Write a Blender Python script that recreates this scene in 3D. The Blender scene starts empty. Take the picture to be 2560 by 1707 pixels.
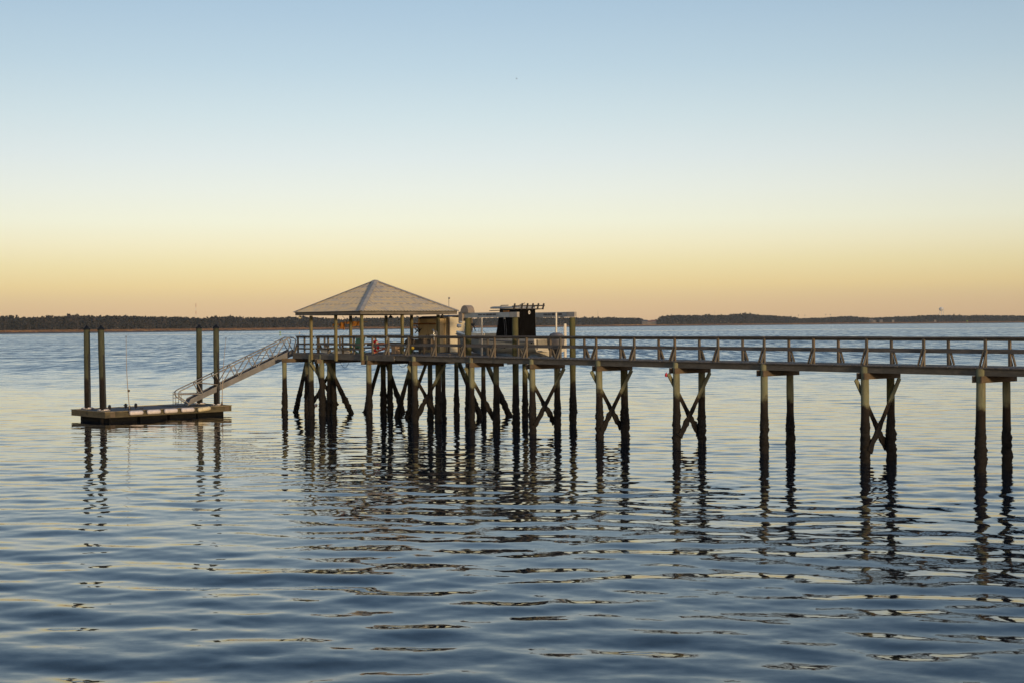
import bpy, bmesh, math, random
import numpy as np
from mathutils import Vector, Matrix, noise as mnoise

random.seed(7)
RNG = np.random.default_rng(11)
SC = bpy.context.scene
COL = SC.collection
PI = math.pi

# ---------------------------------------------------------------- camera numbers
F = 3555.6            # focal length in pixels of a 2560 px wide frame (50 mm lens)
CZ = 5.44             # eye height above the water
def hor(x): return 811.2 - 0.008 * (x - 1280.0)
def far(x, y, d):     # real position of something seen at (x, y), d metres away
    return Vector(((x - 1280.0) / F * d, d, CZ - (y - hor(x)) * d / F))

# ---------------------------------------------------------------- pier frame
O = Vector((-8.57, 82.8, 0))
U = Vector((-0.6266, 0.7795, 0)).normalized()   # along the pier, away from land
V = Vector((0.7795, 0.6266, 0)).normalized()    # across the pier, away from viewer
Zv = Vector((0, 0, 1))
def P(a, b, z=0.0): return O + U * a + V * b + Zv * z
DECK = 3.77
UANG = math.atan2(U.y, U.x)

# ================================================================ materials
class NT:
    def __init__(s, name):
        s.m = bpy.data.materials.new(name); s.m.use_nodes = True
        s.t = s.m.node_tree; s.t.nodes.clear()
        s.out = s.n('ShaderNodeOutputMaterial')
        s.b = s.n('ShaderNodeBsdfPrincipled')
        s.l(s.b.outputs[0], s.out.inputs['Surface'])
    def n(s, typ, **kw):
        nd = s.t.nodes.new(typ)
        for k, v in kw.items(): setattr(nd, k, v)
        return nd
    def l(s, a, b): s.t.links.new(a, b)
    def set(s, nd, **kw):
        for k, v in kw.items(): nd.inputs[k].default_value = v
        return nd
    def noise(s, vec, scale, detail=3, rough=.55):
        nd = s.n('ShaderNodeTexNoise')
        nd.inputs['Scale'].default_value = scale; nd.inputs['Detail'].default_value = detail
        nd.inputs['Roughness'].default_value = rough
        if vec is not None: s.l(vec, nd.inputs['Vector'])
        return nd.outputs['Fac']
    def mapping(s, vec, scale):
        nd = s.n('ShaderNodeMapping'); nd.inputs['Scale'].default_value = scale
        s.l(vec, nd.inputs['Vector']); return nd.outputs[0]
    def ramp(s, fac, stops, interp='LINEAR'):
        nd = s.n('ShaderNodeValToRGB'); nd.color_ramp.interpolation = interp
        els = nd.color_ramp.elements
        els[0].position, els[0].color = stops[0][0], (*stops[0][1], 1)
        els[1].position, els[1].color = stops[1][0], (*stops[1][1], 1)
        for p, c in stops[2:]:
            e = els.new(p); e.color = (*c, 1)
        s.l(fac, nd.inputs[0]); return nd.outputs[0]
    def mix(s, fac, a, b, typ='MIX'):
        nd = s.n('ShaderNodeMix', data_type='RGBA', blend_type=typ)
        for sock, v in ((nd.inputs[0], fac), (nd.inputs[6], a), (nd.inputs[7], b)):
            if hasattr(v, 'is_linked') or hasattr(v, 'links'): s.l(v, sock)
            elif isinstance(v, (tuple, list)): sock.default_value = (*v, 1) if len(v) == 3 else v
            else: sock.default_value = v
        return nd.outputs[2]
    def math(s, op, a, b=None, clamp=False):
        nd = s.n('ShaderNodeMath', operation=op); nd.use_clamp = clamp
        for i, v in enumerate((a, b)):
            if v is None: continue
            if isinstance(v, (int, float)): nd.inputs[i].default_value = v
            else: s.l(v, nd.inputs[i])
        return nd.outputs[0]
    def mrange(s, v, a, b, c=0., d=1., smooth=True):
        nd = s.n('ShaderNodeMapRange'); nd.interpolation_type = 'SMOOTHSTEP' if smooth else 'LINEAR'
        s.l(v, nd.inputs[0])
        for i, x in enumerate((a, b, c, d)): nd.inputs[i + 1].default_value = x
        return nd.outputs[0]
    def bump(s, h, dist, strength=1.):
        nd = s.n('ShaderNodeBump'); nd.inputs['Strength'].default_value = strength
        nd.inputs['Distance'].default_value = dist
        s.l(h, nd.inputs['Height']); s.l(nd.outputs[0], s.b.inputs['Normal']); return nd

def pos_z(m):
    g = m.n('ShaderNodeNewGeometry'); sp = m.n('ShaderNodeSeparateXYZ')
    m.l(g.outputs['Position'], sp.inputs[0]); return g.outputs['Position'], sp.outputs[2]

def M_wood(name, dark, light, rough=.85, blot=None, tide=False, spec=.25):
    m = NT(name)
    uv = m.n('ShaderNodeUVMap').outputs[0]
    g1 = m.noise(m.mapping(uv, (1.2, 28, 1)), 2.2, 5, .62)
    g2 = m.noise(m.mapping(uv, (.55, 3.0, 1)), 1.0, 3, .5)
    base = m.ramp(g1, [(.3, dark), (.72, light)])
    tone = m.ramp(g2, [(.25, (.62, .62, .62)), (.75, (1.25, 1.2, 1.15))])
    c = m.mix(1.0, base, tone, 'MULTIPLY')
    if blot:
        p, z = pos_z(m)
        bl = m.noise(p, 1.7, 4, .6)
        c = m.mix(m.mrange(bl, .52, .72), c, blot)
    r = rough
    if tide:
        p, z = pos_z(m)
        nz = m.noise(p, 2.6, 3, .6)
        slow = m.noise(m.mapping(p, (.6, .6, .05)), 1.0, 2, .5)
        zz = m.math('ADD', m.math('ADD', z, m.math('MULTIPLY', m.math('SUBTRACT', slow, .5), 1.1)), m.math('MULTIPLY', m.math('SUBTRACT', nz, .5), .8))
        # rusty runs from the bolts
        runs = m.noise(m.mapping(p, (7, 7, .35)), 1.0, 2, .5)
        c = m.mix(m.mrange(runs, .66, .78, 0, .6), c, (.13, .055, .02))
        brown = m.ramp(m.noise(p, 5.5, 4, .65), [(.3, (.007, .005, .004)), (.7, (.022, .015, .010))])
        c = m.mix(m.mrange(zz, 2.12, 2.5, 1, 0), c, brown)
        shell = m.ramp(m.noise(p, 16, 4, .7), [(.35, (.0035, .003, .0028)), (.62, (.012, .0095, .0075)), (.80, (.060, .050, .042))])
        c = m.mix(m.mrange(zz, 1.35, 1.95, 1, 0), c, shell)
    m.l(c, m.b.inputs['Base Color'])
    m.set(m.b, Roughness=r, **{'Specular IOR Level': spec})
    m.bump(g1, .006, .7)
    return m.m

def M_plain(name, col, rough=.5, metal=0., var=.12, scale=6., spec=.5, col2=None, bumpd=0.):
    m = NT(name)
    tc = m.n('ShaderNodeTexCoord').outputs['Object']
    nz = m.noise(tc, scale, 4, .6)
    a = tuple(c * (1 - var * 1.6) for c in col) if col2 is None else col2
    b = tuple(min(1, c * (1 + var)) for c in col)
    m.l(m.ramp(nz, [(.3, a), (.7, b)]), m.b.inputs['Base Color'])
    m.set(m.b, Roughness=rough, Metallic=metal, **{'Specular IOR Level': spec})
    if bumpd: m.bump(nz, bumpd, .6)
    return m.m

MAT = {}
MAT['wood'] = M_wood('weathered_wood', (.062, .054, .044), (.200, .178, .145), blot=(.090, .082, .068))
MAT['wood_grey'] = M_wood('grey_wood', (.065, .056, .050), (.185, .165, .148))
MAT['wood_warm'] = M_wood('brown_wood', (.078, .060, .042), (.220, .178, .128), blot=(.10, .076, .052))
MAT['wood_deck'] = M_wood('deck_boards', (.10, .09, .08), (.22, .20, .18))
MAT['post'] = M_wood('treated_post', (.105, .090, .040), (.25, .22, .115), blot=(.12, .125, .06))
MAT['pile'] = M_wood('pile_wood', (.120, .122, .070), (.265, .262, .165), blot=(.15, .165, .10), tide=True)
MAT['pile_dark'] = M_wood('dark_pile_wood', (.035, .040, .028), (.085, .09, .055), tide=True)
MAT['cap_beam'] = M_wood('cap_beam_wood', (.060, .044, .029), (.175, .132, .088), blot=(.06, .052, .042))
MAT['pile_green'] = M_wood('algae_pile_wood', (.045, .044, .018), (.135, .128, .055), blot=(.055, .07, .03), tide=True)
MAT['dock_wood'] = M_wood('dock_wood', (.042, .036, .022), (.165, .142, .088), blot=(.04, .037, .028))
MAT['dock_cap'] = M_wood('dock_edge_cap', (.12, .10, .065), (.34, .29, .20), blot=(.11, .095, .065))
MAT['black'] = M_plain('black_plastic', (.012, .012, .013), .5)
MAT['capblack'] = M_plain('black_cap', (.006, .007, .010), .6, 0, .1, 6, .2)
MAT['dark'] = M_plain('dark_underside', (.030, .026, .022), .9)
MAT['rubber'] = M_plain('black_rubber', (.015, .015, .016), .7)
MAT['alu'] = M_plain('dull_aluminium', (.22, .205, .185), .55, .1, .18, 3)
MAT['alu_plate'] = M_plain('aluminium_plate', (.125, .122, .125), .55, .1, .22, 2.2, .3)
MAT['float_black'] = M_plain('wet_black_float', (.006, .006, .006), .8, 0, .2, 3, .1)
MAT['alu_beam'] = M_plain('beam_aluminium', (.34, .345, .335), .55, .35, .15, 2)
MAT['white'] = M_plain('white_gelcoat', (.50, .46, .375), .25, 0, .06, 2)
MAT['hullshade'] = M_plain('cream_gelcoat', (.52, .47, .37), .3, 0, .08, 2)
MAT['pvc'] = M_plain('white_pipe', (.60, .55, .46), .4, 0, .06)
MAT['fender'] = M_plain('white_fender', (.62, .56, .54), .45, 0, .1, 5)
MAT['fender_cream'] = M_plain('cream_fender', (.62, .53, .34), .5, 0, .16, 5)
MAT['cloth_black'] = M_plain('black_cloth', (.0045, .004, .0038), .95, 0, .3, 3, .05)
MAT['motor_grey'] = M_plain('grey_cowl', (.15, .135, .13), .45, 0, .1, 3)
MAT['tan_shed'] = M_plain('tan_resin', (.56, .42, .22), .7, 0, .08, 1.5, .2)
MAT['pale_shed'] = M_plain('pale_resin', (.52, .45, .31), .7, 0, .08, 1.5, .2)
MAT['brown_trim'] = M_plain('brown_trim', (.085, .06, .035), .7)
MAT['slate'] = M_plain('slate_roof', (.055, .055, .06), .7)
MAT['green'] = M_plain('green_paint', (.025, .085, .07), .55)
MAT['orange'] = M_plain('orange_paint', (.42, .10, .03), .5)
MAT['tan_panel'] = M_plain('tan_panel', (.42, .27, .11), .6)
MAT['red'] = M_plain('red_ring', (.58, .012, .012), .5)
MAT['kayak'] = M_plain('cream_plastic', (.66, .54, .38), .35, 0, .08, 2)
MAT['rag'] = M_plain('orange_brown_cloth', (.26, .105, .012), .9, 0, .35, 4)
MAT['rope'] = M_plain('pale_rope', (.36, .29, .22), .9)
MAT['cooler'] = M_plain('tan_box', (.36, .24, .14), .6)
MAT['yellow'] = M_plain('yellow_plastic', (.50, .33, .02), .5)
MAT['mat_grey'] = M_plain('grey_deck_surface', (.060, .062, .070), .85, 0, .3, 2.2)
MAT['cover_tan'] = M_plain('motor_cover', (.25, .20, .155), .7, 0, .15, 5)
MAT['chrome'] = M_plain('chrome', (.45, .45, .45), .2, 1.)
MAT['steelblue'] = M_plain('pale_blue_grey', (.30, .33, .38), .35, .2)
MAT['ink'] = M_plain('dark_lettering', (.035, .033, .035), .8)
MAT['letter_white'] = M_plain('pale_lettering', (.62, .58, .52), .6)
MAT['tower_white'] = M_plain('tower_paint', (.62, .60, .56), .6)
MAT['red_steel'] = M_plain('red_steel', (.42, .14, .09), .7)
MAT['steel'] = M_plain('grey_steel', (.20, .19, .18), .6)
MAT['roof_red'] = M_plain('faded_red_roof', (.14, .065, .052), .8)
MAT['house_wall'] = M_plain('pale_wall', (.17, .145, .12), .8)
MAT['house_grey'] = M_plain('grey_wall', (.11, .10, .097), .8)
MAT['glass_dark'] = M_plain('dark_glass', (.02, .022, .025), .1)
MAT['buoy_red'] = M_plain('red_float', (.45, .01, .02), .4)
MAT['buoy_green'] = M_plain('green_mark', (.20, .32, .02), .5)
MAT['pink'] = M_plain('pinkish_float', (.50, .36, .28), .5)
MAT['green_can'] = M_plain('olive_plastic', (.10, .11, .02), .6)
MAT['bird'] = M_plain('dark_feather', (.10, .10, .10), .8)

# metal roof: corroded patches and fastener rows run with the roof's height
def M_roof():
    m = NT('roof_metal')
    p, z = pos_z(m)
    uv = m.n('ShaderNodeUVMap').outputs[0]
    n1 = m.noise(m.mapping(uv, (.9, 4.5, 1)), 1.0, 4, .6)
    n2 = m.noise(m.mapping(uv, (2.2, .5, 1)), 1.0, 3, .55)
    c = m.mix(m.mrange(n1, .32, .68), (.41, .37, .315), (.62, .475, .255))
    c = m.mix(m.mrange(n2, .52, .7, 0, .55), c, (.30, .28, .265))
    rows = None
    for zz in (6.72, 7.10, 7.46, 7.78):
        d = m.math('ABSOLUTE', m.math('SUBTRACT', z, zz))
        k = m.mrange(d, .012, .045, 1, 0)
        rows = k if rows is None else m.math('MAXIMUM', rows, k)
    sp = m.n('ShaderNodeSeparateXYZ'); m.l(uv, sp.inputs[0])
    dash = m.math('GREATER_THAN', m.math('FRACT', m.math('MULTIPLY', sp.outputs[0], 2.17)), .45)
    c = m.mix(m.math('MULTIPLY', m.math('MULTIPLY', rows, dash), .6), c, (.20, .18, .165))
    m.l(c, m.b.inputs['Base Color'])
    m.set(m.b, Roughness=.7, Metallic=0., **{'Specular IOR Level': .15})
    m.bump(n1, .004, .5)
    return m.m
MAT['roof'] = M_roof()
MAT['hip'] = M_plain('hip_cap_metal', (.33, .305, .27), .7, 0., .15, 2.5, .15)

def M_leaf(name, a, b, c):
    m = NT(name)
    at = m.n('ShaderNodeAttribute'); at.attribute_name = 'tone'
    p, z = pos_z(m)
    big = m.noise(p, .03, 3, .6)
    f = m.math('ADD', at.outputs['Fac'], m.math('MULTIPLY', m.math('SUBTRACT', big, .5), 1.1))
    m.l(m.ramp(f, [(.1, a), (.5, b), (.9, c)]), m.b.inputs['Base Color'])
    m.set(m.b, Roughness=.9, **{'Specular IOR Level': .15})
    return m.m
MAT['leaf'] = M_leaf('pine_foliage', (.0105, .0115, .0115), (.020, .021, .0195), (.045, .036, .032))
MAT['bark'] = M_plain('grey_bark', (.060, .046, .038), .9)

def M_marsh():
    m = NT('marsh_ground')
    p, z = pos_z(m)
    n1 = m.noise(m.mapping(p, (.004, .03, 1)), 1.0, 4, .6)
    c = m.ramp(n1, [(.3, (.10, .055, .030)), (.55, (.15, .082, .046)), (.75, (.24, .15, .08))])
    n2 = m.noise(p, .25, 3, .6)
    c = m.mix(m.math('MULTIPLY', n2, .35), c, (.07, .04, .022))
    m.l(c, m.b.inputs['Base Color']); m.set(m.b, Roughness=.95, **{'Specular IOR Level': .1})
    return m.m
MAT['marsh'] = M_marsh()
MAT['mud'] = M_plain('mud', (.050, .034, .026), .75, 0, .3, .05)

# ================================================================ mesh builder
class MB:
    def __init__(s): s.v = []; s.f = []; s.uv = []; s.sm = []; s.off = 0.
    def face(s, pts, uvs=None, smooth=False):
        i = len(s.v); s.v += [Vector(p) for p in pts]; s.f.append(tuple(range(i, i + len(pts))))
        s.uv.append(uvs or [(0, 0)] * len(pts)); s.sm.append(smooth)
    def grid(s, rows, uvs=None, closed=False, smooth=True, flip=False):
        """rows: list of equal-length point lists; quads between them"""
        i0 = len(s.v); n = len(rows[0])
        for r in rows: s.v += [Vector(p) for p in r]
        for a in range(len(rows) - 1):
            for b in range(n if closed else n - 1):
                b2 = (b + 1) % n
                q = (i0 + a * n + b, i0 + a * n + b2, i0 + (a + 1) * n + b2, i0 + (a + 1) * n + b)
                s.f.append(q[::-1] if flip else q)
                if uvs:
                    u = [uvs(a, b), uvs(a, b + 1), uvs(a + 1, b + 1), uvs(a + 1, b)]
                    s.uv.append(u[::-1] if flip else u)
                else: s.uv.append([(0, 0)] * 4)
                s.sm.append(smooth)
    def beam(s, p0, p1, w, h, up=None, seg=1, crust=None):
        """a board from p0 to p1; w across (horizontal), h along 'up'"""
        p0, p1 = Vector(p0), Vector(p1); d = (p1 - p0); L = d.length; d.normalize()
        up = Vector(up) if up is not None else Zv
        if abs(d.dot(up)) > .999: up = Vector((1, 0, 0))
        side = d.cross(up).normalized(); upv = side.cross(d).normalized()
        o = random.random() * 50; ov = random.random() * 10
        prof = [(-1, -1), (1, -1), (1, 1), (-1, 1)]
        rows = []
        for k in range(seg + 1):
            c = p0 + d * (L * k / seg); row = []
            for (x, y) in prof:
                q = c + side * (x * w / 2) + upv * (y * h / 2)
                if crust:
                    e = crust(q); q = c + (q - c) * (1 + e)
                row.append(q)
            rows.append(row)
        vs = [0, w, w + h, 2 * w + h, 2 * w + 2 * h]
        for a in range(seg):
            for b in range(4):
                b2 = (b + 1) % 4
                u0, u1 = o + L * a / seg, o + L * (a + 1) / seg
                s.face([rows[a][b], rows[a][b2], rows[a + 1][b2], rows[a + 1][b]][::-1],
                       [(u0, ov + vs[b]), (u0, ov + vs[b + 1]), (u1, ov + vs[b + 1]), (u1, ov + vs[b])][::-1])
        s.face(rows[0], [(o + x * .03, ov + y * .03) for x, y in prof])
        s.face(rows[-1][::-1], [(o + x * .03, ov + y * .03) for x, y in prof[::-1]])
    def box(s, c, size, ax=None, ay=None):
        """axis box, ax = direction of its x side"""
        c = Vector(c); ax = Vector(ax).normalized() if ax is not None else Vector((1, 0, 0))
        s.beam(c - ax * size[0] / 2, c + ax * size[0] / 2, size[1], size[2])
    def tube(s, pts, r, n=8, caps=True, smooth=True):
        pts = [Vector(p) for p in pts]; rs = r if isinstance(r, (list, tuple)) else [r] * len(pts)
        rows = []; prev = None; o = random.random() * 40; us = [0]
        for i, p in enumerate(pts):
            d = (pts[min(i + 1, len(pts) - 1)] - pts[max(i - 1, 0)]).normalized()
            if prev is None:
                a = Vector((1, 0, 0)) if abs(d.x) < .9 else Vector((0, 1, 0))
                x = d.cross(a).normalized()
            else: x = (prev - d * prev.dot(d)).normalized()
            prev = x; y = d.cross(x)
            rows.append([p + (x * math.cos(2 * PI * k / n) + y * math.sin(2 * PI * k / n)) * rs[i] for k in range(n)])
            if i: us.append(us[-1] + (p - pts[i - 1]).length)
        s.grid(rows, lambda a, b: (o + us[a], b / n * 2 * PI * max(rs[0], .02)), True, smooth)
        if caps:
            s.face(rows[0][::-1]); s.face(rows[-1])
    def lathe(s, c, prof, n=12, axis=None, smooth=True):
        """prof: (radius, height) along axis"""
        c = Vector(c); ax = Vector(axis).normalized() if axis is not None else Zv
        a = Vector((1, 0, 0)) if abs(ax.x) < .9 else Vector((0, 1, 0))
        x = ax.cross(a).normalized(); y = ax.cross(x)
        rows = [[c + ax * h + (x * math.cos(2 * PI * k / n) + y * math.sin(2 * PI * k / n)) * max(r, 1e-4) for k in range(n)] for r, h in prof]
        s.grid(rows, lambda p, q: (prof[p][1], q / n), True, smooth)
        s.face(rows[0][::-1]); s.face(rows[-1])
    def prism(s, pts, ext):
        pts = [Vector(p) for p in pts]; e = Vector(ext); n = len(pts)
        s.face(pts[::-1]); s.face([p + e for p in pts])
        for i in range(n):
            j = (i + 1) % n
            L = (pts[j] - pts[i]).length
            s.face([pts[i], pts[j], pts[j] + e, pts[i] + e], [(0, 0), (L, 0), (L, e.length), (0, e.length)])
    def mesh(s, name, mat, origin):
        me = bpy.data.meshes.new(name)
        me.from_pydata([tuple(v - origin) for v in s.v], [], s.f)
        lay = me.uv_layers.new(name='UVMap')
        flat = [c for u in s.uv for q in u for c in q]
        lay.data.foreach_set('uv', flat)
        me.polygons.foreach_set('use_smooth', s.sm)
        me.materials.append(MAT[mat] if isinstance(mat, str) else mat)
        me.validate(); me.update()
        return me

WL = {}   # world origin of every object
def tag(o, label=None, cat=None, group=None, kind=None):
    if label: o['label'] = label
    if cat: o['category'] = cat
    if group: o['group'] = group
    if kind: o['kind'] = kind
    return o
def thing(name, loc, label, cat, group=None):
    o = bpy.data.objects.new(name, None); COL.objects.link(o)
    o.empty_display_size = .3; o.location = loc; WL[o] = Vector(loc)
    return tag(o, label, cat, group)
def obj(name, mb, mat, parent=None, loc=None, label=None):
    org = Vector(loc) if loc is not None else (WL[parent] if parent else (sum(mb.v, Vector()) / len(mb.v)))
    o = bpy.data.objects.new(name, mb.mesh(name, mat, org)); COL.objects.link(o)
    if parent: o.parent = parent; o.location = org - WL[parent]
    else: o.location = org
    WL[o] = org
    if label: o['label'] = label
    return o
def place(name, me, parent, loc, rot=0.):
    o = bpy.data.objects.new(name, me); COL.objects.link(o); o.parent = parent
    o.location = Vector(loc) - WL[parent]; o.rotation_euler = (0, 0, rot); WL[o] = Vector(loc); return o
def kids(o): return [c for c in bpy.data.objects if c.parent == o]
def dup(root, loc, rz=0., label=None, group=None):
    r = root.copy(); COL.objects.link(r); r.location = loc; r.rotation_euler = (0, 0, rz); WL[r] = Vector(loc)
    if label: r['label'] = label
    if group: r['group'] = group
    for ch in kids(root):
        c = ch.copy(); COL.objects.link(c); c.parent = r
        for g in kids(ch):
            e = g.copy(); COL.objects.link(e); e.parent = c
    return r

# ================================================================ piles
def crust_r(q, seed=0.):
    """extra radius from oysters below the tide line"""
    z = q.z
    k = 0. if z > 1.75 else min(1., (1.75 - z) / .7)
    if k <= 0: return 0.
    a = mnoise.noise(Vector((q.x * 5 + seed, q.y * 5, z * 5)))
    b = mnoise.noise(Vector((q.x * 14 + seed, q.y * 14, z * 13 + 9)))
    return k * (.026 + .052 * a + .075 * max(0, b))
def pile_mb(p0, p1, r, seed=0., n=16, dz=.055, wob=.01, full=True):
    """p0 at/below water, p1 top"""
    p0, p1 = Vector(p0), Vector(p1); m = MB(); L = (p1 - p0).length; N = max(4, int(L / dz))
    d = (p1 - p0).normalized(); a = Vector((1, 0, 0)); x = (a - d * a.dot(d)).normalized(); y = d.cross(x)
    rows = []; o = random.random() * 50
    for i in range(N + 1):
        t = i / N; c = p0 + d * (L * t); row = []
        for k in range(n):
            th = 2 * PI * k / n; e = x * math.cos(th) + y * math.sin(th)
            q = c + e * r
            rr = r * (1.04 - .08 * t) + wob * mnoise.noise(q * 1.3 + Vector((seed, 0, 0)))
            if full: rr += crust_r(q, seed)
            row.append(c + e * rr)
        rows.append(row)
    m.grid(rows, lambda A, B: (o + L * A / N, B / n * 2 * PI * r), True, True)
    m.face(rows[-1]); return m

# ================================================================ WALKWAY
def wood_crust(q): return (crust_r(q, 3.) * 13) if q.z < 1.75 else 0.
pier = thing('boardwalk_pier', P(-20, 0.9, 0), 'long weathered wooden boardwalk pier on paired piles crossing from the right', 'pier')
A_END = -52.0
BENTS = [-5.04, -10.3, -15.27, -20.2, -25.3, -30.4, -35.5, -40.6, -45.7, -50.8]
XBR = {-5.04: 3, -10.3: 2, -15.27: 3, -20.2: 3, -25.3: 3, -35.5: 3, -45.7: 3}
m = MB(); a = A_END
while a < -3.25:
    w = .138 + random.uniform(-.003, .003)
    e0, e1 = random.uniform(-.015, .012), random.uniform(-.015, .015)
    m.beam(P(a + w / 2, -.13 + e0, DECK - .02 + random.uniform(-.004, .004)), P(a + w / 2, 2.0 + e1, DECK - .02), w, .04)
    a += .146
obj('deck_boards', m, 'wood_deck', pier)
cuts = [A_END] + BENTS[::-1] + [-3.16]
for bb in (-.01, .86, 1.74):
    for i in range(len(cuts) - 1):
        m = MB(); m.beam(P(cuts[i] + .002, bb, DECK - .172), P(cuts[i + 1] - .002, bb, DECK - .172), .05, .255)
        obj('stringer', m, 'wood', pier)
for i, a in enumerate(BENTS):
    for b in (0., 1.62):
        lean = random.uniform(-.07, .07)
        r = .156 + random.uniform(-.016, .018)
        top = DECK - .05
        mb = pile_mb(P(a + lean, b, -.7), P(a, b, top), r, seed=i * 3.1 + b)
        obj('pile', mb, 'pile' if b == 0 else ('pile' if i % 3 else 'pile_green'), pier)
    for s in (-1, 1):
        m = MB(); m.beam(P(a + s * .19, -.27 + .03 * s, DECK - .425), P(a + s * .19, 1.98, DECK - .425), .055, .245)
        obj('cap_beam', m, 'cap_beam', pier)
    x = XBR.get(a, 0)
    if x & 1:
        m = MB(); m.beam(P(a - .205, 1.93, 3.22), P(a - .205, -.02, .42), .045, .19, seg=24, crust=wood_crust); obj('cross_brace', m, 'pile', pier)
    if x & 2:
        m = MB(); m.beam(P(a + .205, -.30, 3.22), P(a + .205, 1.62, .42), .045, .19, seg=24, crust=wood_crust); obj('cross_brace', m, 'pile', pier)
# rails
posts_a = [-2.24 + 0] + [-4.24 - 2.603 * k for k in range(19)]
def rail_post(parent, a, b, out, brace=True, top=4.80):
    m = MB(); m.beam(P(a, b, DECK), P(a, b, top), .09, .09, up=U); obj('rail_post', m, 'wood_warm' if random.random() < .4 else 'wood', parent)
    if brace:
        m = MB()
        for s in (-1, 1):
            m.beam(P(a + s * .066, b + out * .0, 4.38), P(a + s * .066, b + out * .27, DECK + .004), .038, .09, up=V)
        obj('knee_brace', m, 'wood', parent)
for a in posts_a:
    rail_post(pier, a, .15, -1)
    if a < -3: rail_post(pier, a, 1.72, 1)
rc = [A_END] + [posts_a[k] for k in range(len(posts_a) - 1, 0, -2)] 
rc = [x for x in rc if x < -1] 
for side, b, inn, last in ((0, .15, 1, .10), (1, 1.72, -1, -3.1)):
    seq = [x for x in rc if x < last - 1] + [last]
    for i in range(len(seq) - 1):
        a0, a1 = seq[i] + .002, seq[i + 1] - .002
        sag = random.uniform(-.008, .008)
        m = MB(); m.beam(P(a0, b, 4.821 + sag), P(a1, b, 4.821 + random.uniform(-.008, .008)), .145, .038); obj('top_rail', m, 'wood_grey', pier)
        m = MB(); m.beam(P(a0, b + inn * .066, 4.752), P(a1, b + inn * .066, 4.752), .038, .092); obj('under_rail', m, 'wood', pier)
        m = MB(); m.beam(P(a0, b + inn * .066, 4.325 + sag), P(a1, b + inn * .066, 4.325), .038, .125); obj('middle_rail', m, 'wood_grey', pier)
for a in (-2.24, -6.84):
    m = MB(); m.beam(P(a + .06, .095, 4.60), P(a + .06, .095, 4.79), .05, .012, up=V); obj('reflector_strip', m, 'pvc', pier)

# ================================================================ PLATFORM (pier head)
plat = thing('pier_platform', P(1.5, 4, 0), 'wooden pier head platform on clustered piles beneath the roofed shelter', 'platform')
m = MB(); a = -3.18
while a < 5.85:
    m.beam(P(a + .07, -.13 + random.uniform(-.01, .01), DECK - .02), P(a + .07, 8.1, DECK - .02 + random.uniform(-.004, .004)), .138, .04); a += .146
obj('deck_boards', m, 'wood_deck', plat)
m = MB(); a = 5.90
while a < 8.0:
    m.beam(P(a + .07, -.13, DECK - .02), P(a + .07, 1.95, DECK - .02), .138, .04); a += .146
obj('deck_boards', m, 'wood_deck', plat)
m = MB(); a = 8.10
while a < 9.3:
    m.beam(P(a + .07, .62, DECK - .02), P(a + .07, 1.95, DECK - .02), .138, .04); a += .146
obj('deck_boards', m, 'wood_deck', plat)
for b in (.66, 1.9):
    m = MB(); m.beam(P(8.10, b, DECK - .19), P(9.36, b, DECK - .19), .05, .26); obj('stringer', m, 'wood', plat)
for a0, a1 in ((-3.18, -.4), (-.398, 2.85), (2.852, 5.86), (5.862, 8.05)):
    m = MB(); m.beam(P(a0, -.10, DECK - .19), P(a1, -.10, DECK - .19), .05, .29); obj('fascia_board', m, 'wood', plat)
for b in (2.0, 4.0, 6.0, 8.05):
    m = MB(); m.beam(P(-3.18, b, DECK - .17), P(5.86, b, DECK - .17), .05, .24); obj('stringer', m, 'wood', plat)
for a, b0, b1 in ((-3.2, 1.85, 8.1), (5.88, 1.96, 8.1)):
    m = MB(); m.beam(P(a, b0, DECK - .19), P(a, b1, DECK - .19), .05, .29); obj('fascia_board', m, 'wood', plat)
m = MB(); m.beam(P(8.07, -.13, DECK - .19), P(8.07, 1.95, DECK - .19), .05, .29); obj('fascia_board', m, 'wood', plat)
# caps under the platform
for a, b0, b1, mt in ((-.62, -.25, 3.0, 'cap_beam'), (-.22, -.4, 3.0, 'cap_beam'), (4.72, -.40, 5.2, 'wood_warm'), (5.15, -.30, 5.2, 'wood_warm'),
                  (8.0, -.95, 1.9, 'cap_beam'), (-3.05, 1.9, 8.0, 'wood'), (5.65, 1.0, 5.4, 'wood')):
    m = MB(); m.beam(P(a, b0, DECK - .45), P(a, b1, DECK - .45), .06, .25); obj('cap_beam', m, mt, plat)
PL = [(-.4, 0, .16), (4.82, 0, .165), (5.85, -.14, .16), (5.7, 1.36, .16), (5.3, .8, .13), (8.2, -.66, .15), (8.2, .95, .15),
      (4.8, 4.45, .17), (4.5, 4.75, .16), (-.4, 2.9, .15), (-3.05, 2.46, .14), (-3.05, 4.35, .13), (-3.05, 6.34, .13), (-4.3, 2.5, .12)]
for i, (a, b, r) in enumerate(PL):
    top = DECK - .05 if i in (0, 1, 2) else DECK - .32
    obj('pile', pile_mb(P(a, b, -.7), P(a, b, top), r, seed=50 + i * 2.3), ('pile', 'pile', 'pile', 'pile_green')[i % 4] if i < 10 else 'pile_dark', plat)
BT = [((5.0, .42), (5.15, 2.3), .13), ((5.85, .2), (5.9, 1.0), .11), ((8.2, 1.0), (9.2, .7), .13), ((4.8, 4.3), (5.6, 3.6), .12), ((4.8, 4.6), (3.9, 5.3), .13),
      ((-.5, 3.0), (.3, 2.4), .12), ((-1.5, 3.4), (-.4, 2.6), .1), ((-3.0, 4.5), (-3.3, 5.9), .14), ((-3.0, 6.5), (-3.4, 8.0), .14)]
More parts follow.
